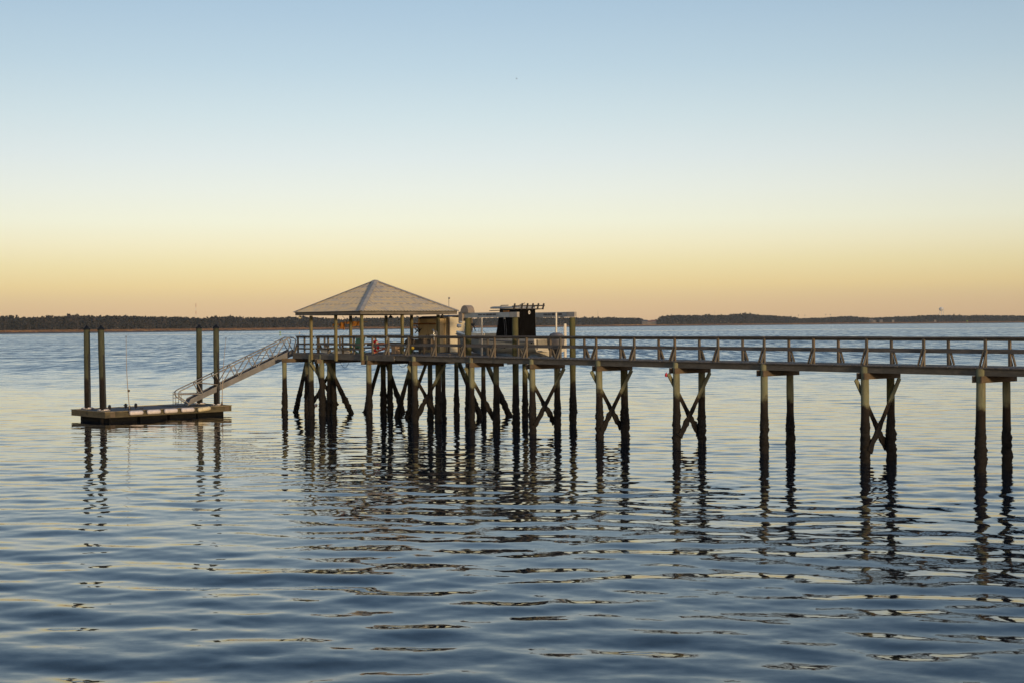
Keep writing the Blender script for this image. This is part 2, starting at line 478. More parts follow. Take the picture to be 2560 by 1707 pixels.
for i, (t, bt, r) in enumerate(BT):
    t0 = P(t[0], t[1], DECK - .35); b0 = P(bt[0], bt[1], 0.)
    dn = b0 + (b0 - t0) * .18
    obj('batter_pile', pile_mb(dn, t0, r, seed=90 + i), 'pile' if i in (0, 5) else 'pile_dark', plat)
for p, q in (((5.52, -.35, 3.25), (5.5, 1.5, .5)), ((5.95, 1.5, 2.9), (5.98, -.1, .5))):
    m = MB(); m.beam(P(*p), P(*q), .045, .19, seg=24, crust=wood_crust); obj('cross_brace', m, 'pile', plat)
# rails of the platform
def rail_run(parent, p0, p1, levels, mat='wood'):
    for i, (z, h) in enumerate(levels):
        m = MB()
        if i == 0: m.beam(P(p0[0], p0[1], z), P(p1[0], p1[1], z), .145, .038)
        else: m.beam(P(p0[0], p0[1], z), P(p1[0], p1[1], z), .038, h)
        obj('top_rail' if i == 0 else 'rail', m, ('wood_grey', 'wood')[i % 2], parent)
LV = [(4.821, .04), (4.752, .09), (4.33, .11), (4.05, .10)]
for a0, a1 in ((.09, 2.76), (2.94, 5.61), (5.79, 7.95)):
    rail_run(plat, (a0, .06), (a1, .06), LV)
for p in ((1.4, .15), (2.7, .17), (4.3, .15), (5.56, .17), (7.1, .15), (-.57, .15)):
    rail_post(plat, p[0], p[1], -1, brace=False)
rail_post(plat, 7.9, .15, -1); rail_post(plat, 7.3, 1.72, 1); rail_post(plat, 6.1, 1.72, 1)
rail_post(plat, 8.0, 1.72, 1)
rail_run(plat, (5.95, 1.66), (8.0, 1.66), LV)
rail_run(plat, (5.80, 1.95), (5.80, 5.2), LV)
rail_run(plat, (2.95, 5.40), (5.62, 5.40), LV)
for b in (1.95, 3.4, 4.6): rail_post(plat, 5.86, b, 1, brace=False)
# loop of hose hanging under the deck
for a, b in ((2.2, -.05), (-.3, 2.4)):
    m = MB(); m.tube([P(a + .5 - t * 1.1, b, DECK - .38 - .42 * math.sin(PI * t) ** .8) for t in [k / 10 for k in range(11)]], .012, 6)
    obj('hanging_cable', m, 'black', plat)

# ================================================================ GAZEBO
gz = thing('gazebo', P(2.85, 2.64, DECK), 'open sided gazebo with a hipped pale metal roof at the pier head', 'gazebo')
FR = [(0, 0), (2.85, 0), (5.7, 0)]
for a, b in FR + [(0, 2.64), (0, 5.27), (2.85, 5.3), (5.7, 2.65), (5.7, 5.3)]:
    z0 = 3.36 if (a, b) in FR else DECK
    bb = b - .20 if (a, b) in FR else b
    m = MB(); m.beam(P(a, bb, z0), P(a, bb, 6.06), .145, .145, up=U); obj('post', m, 'post', gz)
e = .80
c4 = [(-e, -e), (5.7 + e, -e), (5.7 + e, 5.27 + e), (-e, 5.27 + e)]
for i in range(4):
    p, q = Vector(c4[i]), Vector(c4[(i + 1) % 4]); d = (q - p).normalized() * .0225
    m = MB(); m.beam(P(p.x - d.x, p.y - d.y, 6.175), P(q.x - d.x, q.y - d.y, 6.175), .04, .185); obj('fascia', m, 'wood', gz)
for (p, q) in (((0, -.2), (5.7, -.2)), ((0, -.05), (0, 5.2)), ((5.7, -.05), (5.7, 5.2)), ((0, 5.3), (5.7, 5.3))):
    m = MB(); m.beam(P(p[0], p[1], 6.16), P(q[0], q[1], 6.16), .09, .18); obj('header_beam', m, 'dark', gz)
APEX = P(2.85, 2.635, 8.17)
e2 = .88
R4 = [P(-e2, -e2, 6.275), P(5.7 + e2, -e2, 6.275), P(5.7 + e2, 5.27 + e2, 6.275), P(-e2, 5.27 + e2, 6.275)]
for i in range(4):
    A0, A1 = R4[i], R4[(i + 1) % 4]
    ed = (A1 - A0); L = ed.length; ed.normalize(); mid = (A0 + A1) / 2; up = (APEX - mid); H = up.length; up.normalize()
    nr = ed.cross(up).normalized()
    if nr.z < 0: nr = -nr
    ss = [0.]; hs = [0.]; pitch = .2286; s0 = .04
    while s0 < L - .1:
        for ds, hh in ((0, 0), (.018, .026), (.05, .026), (.068, 0)):
            ss.append(s0 + ds); hs.append(hh)
        s0 += pitch
    ss.append(L); hs.append(0.)
    m = MB()
    for j in range(len(ss) - 1):
        q = []; uv = []
        for s_, h_ in ((ss[j], hs[j]), (ss[j + 1], hs[j + 1])):
            t = min(s_, L - s_) / (L / 2)
            q.append((A0 + ed * s_ + nr * h_, A0 + ed * s_ + up * (H * t) + nr * h_)); uv.append(((s_, 0.), (s_, H * t)))
        m.face([q[0][0], q[1][0], q[1][1], q[0][1]], [uv[0][0], uv[1][0], uv[1][1], uv[0][1]])
    o = obj('roof_panel', m, 'roof', gz)
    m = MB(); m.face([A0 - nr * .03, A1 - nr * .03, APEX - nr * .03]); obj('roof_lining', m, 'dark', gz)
for k in R4:
    m = MB(); d = (APEX - k); d.normalize(); side = d.cross(Zv).normalized(); n2 = side.cross(d).normalized()
    a0, a1 = k + n2 * .045 - d * .02, APEX + n2 * .045
    w = .19
    m.grid([[a0 - side * w - n2 * .055, a0 + n2 * .01, a0 + side * w - n2 * .055], [a1 - side * w - n2 * .055, a1 + n2 * .01, a1 + side * w - n2 * .055]],
           lambda A, B: (A * 4, B * .2), smooth=False)
    obj('hip_cap', m, 'hip', gz)
m = MB(); m.lathe(APEX - Zv * .10, [(.30, -.05), (.27, .06), (.14, .13), (.02, .15)], 8, smooth=False); obj('roof_finial', m, 'hip', gz)
def flood(a, b, z, mat, name='floodlight'):
    m = MB(); p = P(a, b, z); m.lathe(p, [(.03, .08), (.05, .05), (.12, 0), (.11, -.07), (.03, -.10)], 10); m.beam(p + Zv * .07, p + Zv * .16, .05, .05); obj(name, m, mat, gz)
flood(-.55, 5.2, 6.0, 'black'); flood(6.35, -.6, 5.98, 'fender_cream'); flood(1.3, 2.7, 5.96, 'black')

# ragged cloth on a pole under the roof
t = thing('hanging_cloth', P(3.3, 1.4, 5.2), 'ragged orange brown cloth slung on a pole under the gazebo roof', 'cloth')
x0, x1 = far(830, 811, 86.3), far(919, 805, 86.3)
m = MB(); m.tube([x0, far(850, 809, 86.2), far(880, 804.5, 86.2), x1], .028, 7); obj('pole', m, 'brown_trim', t)
def rag(x, w, ytop, yb, seed, n=9, k=8):
    m = MB(); rows = []
    for i in range(k + 1):
        row = []
        for j in range(n + 1):
            u = j / n; v = i / k; e = .75 + .25 * mnoise.noise(Vector((u * 3 + seed, 0, 0)))
            px = x + w * u + 1.2 * mnoise.noise(Vector((u * 4, v * 3, seed)))
            py = ytop(u) + (yb - ytop(u)) * v * e
            row.append(far(px, py, 86.2 + .10 * math.sin(u * 9 + seed + v * 2)))
        rows.append(row)
    m.grid(rows, smooth=True); obj('cloth_piece', m, 'rag', t)
rag(849, 13, lambda u: 807 - 2 * u, 829, 1.); rag(862, 12, lambda u: 805 - u, 812, 4.); rag(880, 19, lambda u: 804 - u, 820, 8.); rag(832, 15, lambda u: 811 - 1.5 * u, 816, 3.)
for (p, q) in (((856, 790), (869, 804)), ((842, 800), (833, 811)), ((886, 790), (882, 804)), ((899, 812), (900, 826))):
    m = MB(); m.tube([far(p[0], p[1], 86.2), far(q[0], q[1], 86.2)], .012, 5); obj('cord', m, 'brown_trim', t)

# chairs -----------------------------------------------------------------
def adirondack(mat, panel):
    o = bpy.data.objects.new('garden_chair', None); COL.objects.link(o); WL[o] = Vector()
    m = MB()
    for k in range(6): m.beam(Vector((-.27, .22 - k * .085, .36 - k * .02)), Vector((.27, .22 - k * .085, .36 - k * .02)), .075, .02)
    obj('seat', m, mat, o)
    m = MB()
    for k in range(6):
        x = -.235 + k * .094; hgt = .78 - .9 * abs(x) ** 1.6
        m.beam(Vector((x, -.20, .27)), Vector((x * 1.15, -.50, .27 + hgt)), .085, .02, up=(0, 1, 0))
    m.beam(Vector((-.26, -.36, .62)), Vector((.26, -.36, .62)), .03, .07); obj('backrest', m, panel, o)
    for s in (-1, 1):
        m = MB(); m.beam(Vector((s * .32, -.42, .58)), Vector((s * .32, .34, .58)), .13, .025); obj('armrest', m, mat, o)
        m = MB(); m.beam(Vector((s * .30, .28, 0)), Vector((s * .30, .28, .57)), .09, .03); obj('leg', m, mat, o)
        m = MB(); m.beam(Vector((s * .27, .30, .33)), Vector((s * .27, -.55, .02)), .03, .10); obj('leg', m, mat, o)
    return o
c1 = adirondack('green', 'green'); c1.location = P(3.2, 1.5, DECK); c1.rotation_euler = (0, 0, UANG + .5); WL[c1] = P(3.2, 1.5, DECK)
tag(c1, 'dark green slatted garden chair behind the gazebo rail', 'chair', 'slatted chairs under the gazebo')
c2 = adirondack('orange', 'tan_panel'); c2.location = P(2.7, 3.0, DECK); c2.rotation_euler = (0, 0, UANG + 2.6)
tag(c2, 'orange slatted garden chair behind the red life ring', 'chair', 'slatted chairs under the gazebo')

# life ring
t = thing('life_ring', P(-.64, .33, 4.26), 'red life ring with pale bands hung inside the front rail', 'life ring')
ax = V; e1, e2_ = U, Zv
def torus_arc(c, R, r, t0, t1, mat, name, n=14, k=8):
    m = MB(); rows = []
    for i in range(n + 1):
        th = t0 + (t1 - t0) * i / n; dr = e1 * math.cos(th) + e2_ * math.sin(th)
        rows.append([c + dr * (R + r * math.cos(2 * PI * j / k)) + ax * (r * math.sin(2 * PI * j / k)) for j in range(k)])
    m.grid(rows, closed=True); m.face(rows[0][::-1]); m.face(rows[-1]); obj(name, m, mat, t)
for k in range(4):
    a0 = PI / 4 + k * PI / 2
    torus_arc(P(-.64, .33, 4.26), .27, .078, a0 + .2, a0 + PI / 2 - .2, 'red', 'ring_segment')
    torus_arc(P(-.64, .33, 4.26), .27, .081, a0 - .2, a0 + .2, 'fender_cream', 'pale_band', 6)

# kayaks lying upside down along the rail
def kayak(name, a0, a1, b, w, h, lift, label):
    t = thing(name, P((a0 + a1) / 2, b, DECK), label, 'kayak', 'cream kayaks behind the rail')
    m = MB(); rows = []; N = 14
    for i in range(N + 1):
        s = i / N; k = math.sin(PI * min(max(s, .02), .98)) ** .6
        z0 = DECK + lift * (s ** 2)
        rows.append([P(a0 + (a1 - a0) * s, b + w / 2 * k * math.cos(th), z0 + .03 + h * k * math.sin(th)) for th in [PI * j / 8 for j in range(9)]])
    m.grid(rows, smooth=True); m.face([r[0] for r in rows] + [r[-1] for r in rows[::-1]]); obj('hull', m, 'kayak', t)
    m = MB(); m.tube([r[4] + Zv * .006 for r in rows[1:-1]], .012, 5); obj('keel_strip', m, 'cooler', t)
kayak('kayak', 2.2, 4.3, .42, .55, .32, 0., 'long cream kayak lying hull up behind the middle gazebo post')
kayak('kayak', 4.4, 5.5, .40, .50, .34, .12, 'short cream kayak with raised end beside the left gazebo post')

# small deck things
t = thing('storage_box', P(.45, 2.5, DECK), 'tan lidded storage box on the deck behind the pier rail', 'box')
m = MB(); m.box(P(.45, 2.5, DECK + .20), (.42, .40, .38), U); obj('body', m, 'cooler', t)
m = MB(); m.box(P(.45, 2.5, DECK + .42), (.45, .43, .05), U); obj('lid', m, 'cooler', t)
m = MB(); m.box(P(.18, 2.5, DECK + .28), (.03, .14, .04), U); obj('handle', m, 'black', t)
t = thing('covered_grill', P(-.1, 3.1, DECK), 'dark covered grill standing beside the tan storage box', 'grill')
m = MB(); m.lathe(P(-.1, 3.1, DECK + .62), [(.05, -.22), (.27, -.14), (.31, .0), (.28, .16), (.12, .28), (.03, .32)], 14); obj('cover', m, 'rubber', t)
for k in range(3):
    m = MB(); an = k * 2.1; p = P(-.1 + .16 * math.cos(an), 3.1 + .16 * math.sin(an)); q = P(-.1 + .30 * math.cos(an), 3.1 + .30 * math.sin(an))
    m.tube([p + Zv * (DECK + .5), q + Zv * DECK], .018, 6); obj('leg', m, 'black', t)
t = thing('fish_cleaning_table', P(-1.5, 3.0, DECK), 'dark brown wooden work table with a deep shelf behind the rail', 'table')
m = MB(); m.box(P(-1.5, 3.0, 4.66), (1.5, .8, .05), U); obj('table_top', m, 'brown_trim', t)
m = MB(); m.box(P(-1.5, 3.05, 4.30), (1.36, .6, .62), U); obj('cabinet', m, 'brown_trim', t)
for sa in (-1, 1):
    for sb in (-1, 1):
        m = MB(); m.beam(P(-1.5 + sa * .69, 3.0 + sb * .35, DECK), P(-1.5 + sa * .69, 3.0 + sb * .35, 4.63), .08, .08, up=U); obj('leg', m, 'brown_trim', t)
t = thing('sink_tap', P(-4.42, 1.78, 4.84), 'curved metal tap rising above the boardwalk rear rail', 'tap')
m = MB(); m.box(P(-4.42, 1.74, 4.865), (.34, .16, .05), U); obj('base_plate', m, 'pvc', t)
m = MB(); m.tube([P(-4.42, 1.78, 4.88), P(-4.42, 1.78, 5.1)] + [P(-4.42 + .1 - .1 * math.cos(k * PI / 6), 1.78, 5.1 + .09 * math.sin(k * PI / 6)) for k in range(1, 7)], .018, 7); obj('spout', m, 'chrome', t)
m = MB(); m.tube([P(-4.56, 1.78, 4.88), P(-4.56, 1.78, 5.0), P(-4.63, 1.78, 5.12), P(-4.72, 1.78, 5.0), P(-4.72, 1.78, 4.85)], .016, 7); obj('hose', m, 'steel', t)
t = thing('yellow_float', P(-1.35, 2.4, DECK + .38), 'small yellow ball float hung on the dark work table', 'float')
m = MB(); m.lathe(P(-1.35, 2.45, DECK + .36), [(.01, -.1), (.07, -.07), (.1, 0), (.07, .07), (.01, .1)], 10); obj('ball', m, 'yellow', t)
m = MB(); m.tube([P(-1.35, 2.45, DECK + .45), P(-1.35, 2.58, DECK + .86)], .008, 5); obj('cord', m, 'rope', t)
t = thing('fuel_can', P(-1.3, 2.2, DECK), 'olive green can standing in front of the dark work table', 'can')
m = MB(); m.box(P(-1.3, 2.2, DECK + .15), (.26, .2, .3), U); obj('body', m, 'green_can', t)
m = MB(); m.tube([P(-1.38, 2.2, DECK + .3), P(-1.38, 2.2, DECK + .37), P(-1.22, 2.2, DECK + .37), P(-1.22, 2.2, DECK + .3)], .014, 6); obj('handle', m, 'black', t)
m = MB(); m.lathe(P(-1.3, 2.2, DECK + .305), [(.03, 0), (.03, .04), (.012, .09)], 8); obj('spout', m, 'black', t)
# black rack
t = thing('rod_rack', P(2.5, 5.55, DECK), 'black metal rack with angled arms beside the tan shed', 'rack')
for s in (-.09, .06):
    m = MB(); m.tube([P(2.5 + s, 5.62, DECK), P(2.5 + s, 5.62, 5.16)], .02, 6); obj('leg', m, 'black', t)
for (p, q) in (((-.34, 5.2), (.10, 4.98)), ((-.2, 5.38), (.2, 5.1)), ((-.02, 5.02), (.34, 5.22)), ((.0, 5.2), (-.34, 4.95))):
    m = MB(); m.tube([P(2.5 - p[0], 5.56, p[1]), P(2.5 - q[0], 5.56, q[1])], .035, 6); obj('arm', m, 'black', t)

# sheds ------------------------------------------------------------------
def shed(name, a0, a1, b0, b1, h, wall, trim, label, doors):
    t = thing(name, P((a0 + a1) / 2, (b0 + b1) / 2, DECK), label, 'shed', 'storage sheds on the platform')
    z0, z1 = DECK + .02, DECK + h
    m = MB(); m.prism([P(a0, b0, z0), P(a1, b0, z0), P(a1, b1, z0), P(a0, b1, z0)][::-1], (0, 0, z1 - z0)); obj('wall', m, wall, t)
    m = MB(); o_ = .06
    pr = [P(a0 - o_, b0 - o_, z1 + .003), P(a0 - o_, (b0 + b1) / 2, z1 + .10), P(a0 - o_, b1 + o_, z1 + .003), P(a0 - o_, b1 + o_, z1 + .06), P(a0 - o_, (b0 + b1) / 2, z1 + .16), P(a0 - o_, b0 - o_, z1 + .06)]
    m.prism(pr, U * (a1 - a0 + 2 * o_)); obj('roof', m, 'slate', t)
    for (pa, pb) in ((a0, b0), (a1, b0), (a0, b1)):
        m = MB(); m.beam(P(pa, pb, z0), P(pa, pb, z1), .10, .10, up=U); obj('corner_trim', m, trim, t)
    # siding grooves on the long faces
    m = MB()
    for k in range(1, 11):
        zz = z0 + (z1 - z0) * k / 11
        m.beam(P(a0 - .006, b0 + .06, zz), P(a0 - .006, b1 - .06, zz), .012, .02)
    obj('siding', m, wall, t)
    if doors:
        w = (a1 - a0) / 2 - .09; 
        for k in (0, 1):
            c = a0 + .07 + w / 2 + k * (w + .04)
            m = MB(); m.box(P(c, b0 - .02, (z0 + z1) / 2 - .05), (w, .035, z1 - z0 - .24), U)
            for j in range(9): m.beam(P(c, b0 - .043, z0 + 1.16 + j * .075), P(c, b0 - .043, z0 + 1.16 + j * .075) + U * .001, .001, .001) if False else m.beam(P(c - w * .4, b0 - .045, z0 + 1.16 + j * .075), P(c + w * .4, b0 - .045, z0 + 1.16 + j * .075), .012, .03)
            for j in range(7): m.beam(P(c - w * .4 + j * w * .8 / 6, b0 - .045, z0 + .14), P(c - w * .4 + j * w * .8 / 6, b0 - .045, z0 + 1.0), .012, .03, up=U)
            d = obj('door', m, wall, t)
            m = MB(); m.box(P(c + (.5 - k) * (w - .1) * .95, b0 - .06, z0 + .98), (.04, .03, .2), U); obj('handle', m, 'black', d)
        m = MB(); m.beam(P(a0 + .05, b0 - .075, z0 + 1.72), P(a1 + .55, b0 - .075, z0 + 1.73), .03, .085); obj('cross_bar', m, 'rag', t)
    return t
shed('storage_shed', .57, 2.48, 5.62, 6.18, 2.05, 'tan_shed', 'tan_shed', 'tan resin shed with double doors behind the gazebo', True)
shed('storage_shed', .25, 2.0, 6.25, 8.0, 2.12, 'pale_shed', 'brown_trim', 'pale resin shed with dark corner trim near the boat bow', False)

t = thing('weather_mast', P(2.3, 8.02, DECK), 'slim pale mast with twin tips rising behind the gazebo eave', 'mast')
b0 = far(1124.5, 812, 89.7); b0.z = DECK
m = MB(); m.tube([b0 + V * .3 - V * .3, Vector((b0.x, b0.y, 7.0))], .022, 6); obj('pole', m, 'pvc', t)
m = MB(); m.tube([b0 + Vector((-.05, 0, 1.6)), Vector((b0.x - .05, b0.y, 7.1))], .014, 6); obj('antenna', m, 'steel', t)
m = MB(); m.lathe(Vector((b0.x - .02, b0.y, 7.05)), [(.02, 0), (.06, .03), (.06, .1), (.02, .13)], 8); obj('sensor', m, 'steel', t)

# ================================================================ BOAT LIFT
lift = thing('boat_lift', P(-9, 4.3, 0), 'four post boat lift with grey aluminium top beams', 'boat lift')
LA, LB = -11.1, -6.95
for (a, b, r) in ((LA, 2.3, .168), (LB, 2.3, .175), (LA, 6.34, .165), (LB, 6.34, .15)):
    obj('pile', pile_mb(P(a, b, -.7), P(a, b, 5.80), r, seed=130 + a + b, wob=.02), 'pile_green', lift)
for b in (2.3, 6.34):
    m = MB(); m.beam(P(LA - .26, b, 5.955), P(LB + .32, b, 5.955), .16, .27); ob = obj('top_beam', m, 'alu_beam', lift)
    m = MB(); m.beam(P(LA - .27, b - .012, 5.955), P(LA + .38, b - .012, 5.955), .165, .278); obj('end_cap', m, 'hip', ob)
    m = MB()
    aa = LB - 1.05 if b < 4 else LA + 2.35
    for k, (w, hh) in enumerate(((.10, .10), (.07, .08), (.06, .08), (.08, .08), (.05, 0), (.07, .1), (.06, .07), (.09, .08), (.05, 0), (.07, .13), (.07, .13), (.07, .13), (.04, .03), (.07, .13), (.07, .13), (.07, .13), (.04, .03), (.07, .13), (.07, .13), (.07, .13), (.07, .13))):
        if hh: m.beam(P(aa, b - .084, 5.975), P(aa - w * .82, b - .084, 5.975), .006, hh * .8)
        aa -= w + .008
    obj('lettering', m, 'ink', ob)
    for k in range(2):
        pa = LA + .9 if k else LB - .95
        m = MB(); m.lathe(P(pa, b, 5.79), [(.03, -.05), (.075, -.04), (.075, .02), (.03, .03)], 10, axis=V); obj('pulley', m, 'steel', lift)
        for s in (-.07, .07):
            m = MB(); m.tube([P(pa + s, b, 5.76), P(pa + s, b + (.2 if b < 4 else -.2), 3.55)], .007, 5); obj('cable', m, 'steel', lift)
# drive motor with its cover
c = P(LB + .42, 2.3, 5.9)
m = MB(); m.box(c + Zv * .0 + U * .02, (.34, .42, .52), U); obj('gear_box', m, 'cover_tan', lift)
m = MB(); m.prism([P(LB + .05 + .37 * math.cos(k * PI / 10), 2.08, 6.09 + .42 * math.sin(k * PI / 10)) for k in range(11)], V * .44); obj('motor_cover', m, 'cover_tan', lift)
for a in (LA + .9, LB - .95):
    m = MB(); m.beam(P(a, 2.5, 3.42), P(a, 6.15, 3.42), .14, .22); obj('cradle_beam', m, 'alu_beam', lift)
for b in (3.75, 4.85):
    m = MB(); m.beam(P(LA - .6, b, 3.60), P(LB + .6, b, 3.62), .16, .10); obj('bunk', m, 'steel', lift)
for (a, b, z0, z1) in ((-7.25, 3.02, 3.45, 5.83), (-10.6, 5.6, 3.45, 6.06)):
    m = MB(); m.tube([P(a, b, z0), P(a, b, z1)], .052, 10); obj('guide_pole', m, 'pvc', lift)
m = MB(); m.beam(P(-11.05, 5.85, 3.5), P(-11.05, 5.85, 5.45), .15, .06, up=U)
for k in range(14): m.beam(P(-11.05, 5.80, 3.7 + k * .12), P(-11.05, 5.80, 3.72 + k * .12), .17, .05, up=U)
obj('guide_rail', m, 'pvc', lift)

# ================================================================ BOAT
BB = 4.30
boat = thing('motor_boat', P(-7.6, BB, 3.7), 'white centre console motor boat resting on the lift bunks', 'boat')
BOW, STERN = -3.45, -11.62
Lb = BOW - STERN
def station(t):   # t 0 stern .. 1 bow : half beam at sheer, half beam at chine, sheer z, chine z, keel z
    k = 1 - max(0, (t - .45) / .55) ** 2.3
    hs = 1.13 * max(k, .0) ** .75; hc = .98 * max(k, 0) ** 1.15
    sheer = 4.60 + .02 * t + .42 * t ** 2.2
    keel = 3.69 + .62 * max(0, (t - .55) / .45) ** 2.6
    chine = 3.98 + .55 * max(0, (t - .35) / .65) ** 2
    return hs, hc, sheer, chine, keel
rows = []
NS = 26
for i in range(NS + 1):
    t = i / NS; hs, hc, sh, ch, ke = station(t); a = STERN + Lb * t + (.0)
    rake = .25 * (t ** 3)
    mid = (hs * .55 + hc * .45 + .03, (sh + ch) / 2)
    pr = [(-hs, sh), (-mid[0], mid[1]), (-hc, ch), (-hc * .5, (ch + ke) / 2 + .01), (0, ke), (hc * .5, (ch + ke) / 2 + .01), (hc, ch), (mid[0], mid[1]), (hs, sh)]
    rows.append([P(a + (z - ke) * rake * .0 + (0.35 * t ** 4) * (z - ke), BB + x, z) for x, z in pr])
m = MB(); m.grid(rows, lambda A, B: (A * .3, B * .3), smooth=True); m.face(rows[0][::-1])
obj('hull', m, 'white', boat)
# gunwale and inner deck
m = MB(); g = []
for i in range(NS + 1):
    t = i / NS; hs, hc, sh, ch, ke = station(t); a = STERN + Lb * t + .35 * t ** 4 * (sh - ke)
    iw = max(0, hs - .22)
    g.append([P(a, BB - hs - .02, sh), P(a, BB - hs, sh + .05), P(a - (.1 if t > .9 else 0), BB - iw, sh + .05), P(a - (.1 if t > .9 else 0), BB - iw, sh - .35 + .3 * max(0, t - .6)), P(a - (.1 if t > .9 else 0), BB + iw, sh - .35 + .3 * max(0, t - .6)), P(a - (.1 if t > .9 else 0), BB + iw, sh + .05), P(a, BB + hs, sh + .05), P(a, BB + hs + .02, sh)])
m.grid(g, smooth=False); m.face([g[0][k] for k in range(8)][::-1]); obj('deck', m, 'hullshade', boat)
m = MB(); m.tube([r[0] + Zv * -.09 - V * .015 for r in rows[:-1]], .038, 6); obj('rub_rail', m, 'steel', boat)
m = MB()
m.tube([rows[i][1] - V * .02 + Zv * (.10 + .012 * abs(i - 3) ** 1.3) for i in range(0, 10)], .018, 5); obj('hull_stripe', m, 'steel', boat)
# registration script marks on the near side of the hull
m = MB(); aa = STERN + 3.0
for w, hh in ((.05, .07), (.05, .09), (.04, .07), (.05, .07), (.09, .17), (.05, .06), (.05, .07)):
    m.beam(P(aa, BB - 1.085, 4.20), P(aa - w, BB - 1.085, 4.20 + hh * .3), .02, hh); aa -= w + .035
obj('lettering', m, 'ink', boat)
for z in (4.46, 4.30):
    m = MB(); m.lathe(P(STERN + .22, BB - 1.12, z), [(.02, -.02), (.055, -.015), (.055, .015), (.02, .02)], 8, axis=V); obj('scupper', m, 'rubber', boat)
m = MB(); m.tube([P(STERN - .03, BB - .95, 4.62), P(STERN - .03, BB - .95, 4.1)], .03, 6); obj('boarding_ladder', m, 'black', boat)
m = MB(); m.box(P(STERN - .22, BB - .62, 4.02), (.42, .6, .06), U); obj('swim_step', m, 'hullshade', boat)
# bow seat / cushion and anchor
m = MB(); m.box(P(-5.9, BB, 4.80), (1.5, 1.3, .32), U); obj('bow_seat', m, 'white', boat)
m = MB(); m.tube([P(-5.2, BB - .6, 4.98), P(-5.4, BB - .6, 5.06), P(-6.6, BB - .6, 5.06), P(-6.7, BB - .6, 4.98)], .02, 6); obj('grab_rail', m, 'chrome', boat)
m = MB(); m.box(P(-11.42, BB, 4.33), (.26, 1.8, .44), U); obj('transom_box', m, 'white', boat)
m = MB(); m.prism([P(-10.15, BB + .15, 4.60), P(-10.75, BB + .15, 4.60), P(-10.75, BB + .15, 4.66), P(-10.15, BB + .15, 4.80)], V * .6); obj('stern_seat', m, 'hullshade', boat)
# console wrapped in a black curtain hung from the T-top
CA0, CA1, CB0, CB1 = -9.95, -8.2, BB - .74, BB + .36
def curtain_ring(z, flare):
    pts = []
    cor = [(CA1 + flare, CB0 - flare * .25), (CA0 - flare * .1, CB0 - flare * .25), (CA0 - flare * .1, CB1), (CA1 + flare, CB1)]
    for i in range(4):
        p, q = Vector(cor[i]), Vector(cor[(i + 1) % 4]); d = (q - p).normalized(); nn = Vector((d.y, -d.x))
        for k in range(14):
            u = k / 14; w = .034 * math.sin(u * 40 + i * 2 + z * .4) * (6.4 - z) / 1.6 + .012 * math.sin(u * 95 + i)
            pp = p + (q - p) * u + nn * w; pts.append(P(pp.x, pp.y, z))
    return pts
zs = [6.30, 6.0, 5.6, 5.2, 4.85, 4.45]
m = MB(); m.grid([curtain_ring(z, .34 * max(0, 6.22 - z) / 1.5) for z in zs], closed=True); m.face(curtain_ring(6.30, 0)[::-1]); obj('console_curtain', m, 'cloth_black', boat)
c = P(CA0 - .05, CB0 + .60, 6.08)
m = MB()
n = 18; R0, R1 = .045, .10
n_ax = -U; ex, ez = V, Zv
rr = [[c + n_ax * .03 + ex * (R * .72 * math.cos(2 * PI * k / n)) + ez * (R * math.sin(2 * PI * k / n)) for k in range(n)] for R in (R0, R1)]
m.grid(rr, closed=True, smooth=False); obj('curtain_emblem', m, 'letter_white', boat)
# T-top
m = MB()
pr = [P(-9.4, BB - .80, 6.33), P(-7.6, BB - .75, 6.35), P(-6.9, BB - .40, 6.32), P(-6.9, BB + .40, 6.32), P(-7.6, BB + .75, 6.35), P(-9.4, BB + .80, 6.33)]
m.prism(pr, (0, 0, .085)); obj('hard_top', m, 'steelblue', boat)
m = MB()
for b in (BB - .75, BB + .75):
    m.tube([P(-7.0, b * .7 + BB * .3, 6.20), P(-8.5, b, 6.22), P(-10.12, b, 6.27)], .022, 6)
    m.tube([P(-8.3, b * .5 + BB * .5, 6.22), P(-8.3, b * .4 + BB * .6, 4.7)], .03, 6)
    m.tube([P(-9.6, b * .5 + BB * .5, 6.22), P(-9.6, b * .4 + BB * .6, 4.7)], .03, 6)
    m.tube([P(-9.3, b, 6.43), P(-10.15, b, 6.45)], .022, 6)
m.tube([P(-10.12, BB - .8, 6.27), P(-10.12, BB + .8, 6.27)], .022, 6)
m.tube([P(-10.15, BB - .85, 6.45), P(-10.15, BB + .85, 6.45)], .030, 6); obj('top_frame', m, 'black', boat)
for k, (a, b) in enumerate(((-9.5, -.80), (-10.1, -.76), (-10.12, -.40), (-10.12, -.02), (-10.12, .36), (-10.12, .74))):
    m = MB(); m.tube([P(a, BB + b, 6.24), P(a - .07, BB + b + .03, 6.57)], .048, 8); obj('rod_holder', m, 'black', boat)
m = MB(); m.tube([P(-7.7, BB - .3, 6.43), P(-7.8, BB - .3, 6.49), P(-8.4, BB - .3, 6.49)], .03, 6); obj('antenna_mount', m, 'steel', boat)
m = MB(); m.tube([P(-8.9, BB, 6.40), P(-9.1, BB, 6.53), P(-9.5, BB, 6.60)], .02, 5); obj('antenna_mount', m, 'steel', boat)
m = MB(); m.prism([P(-8.6, CB0 - .10, 6.2), P(-9.1, CB0 - .10, 6.2), P(-9.0, CB0 - .10, 5.86), P(-8.75, CB0 - .10, 5.92)], V * .05); obj('tucked_cloth', m, 'rag', boat)
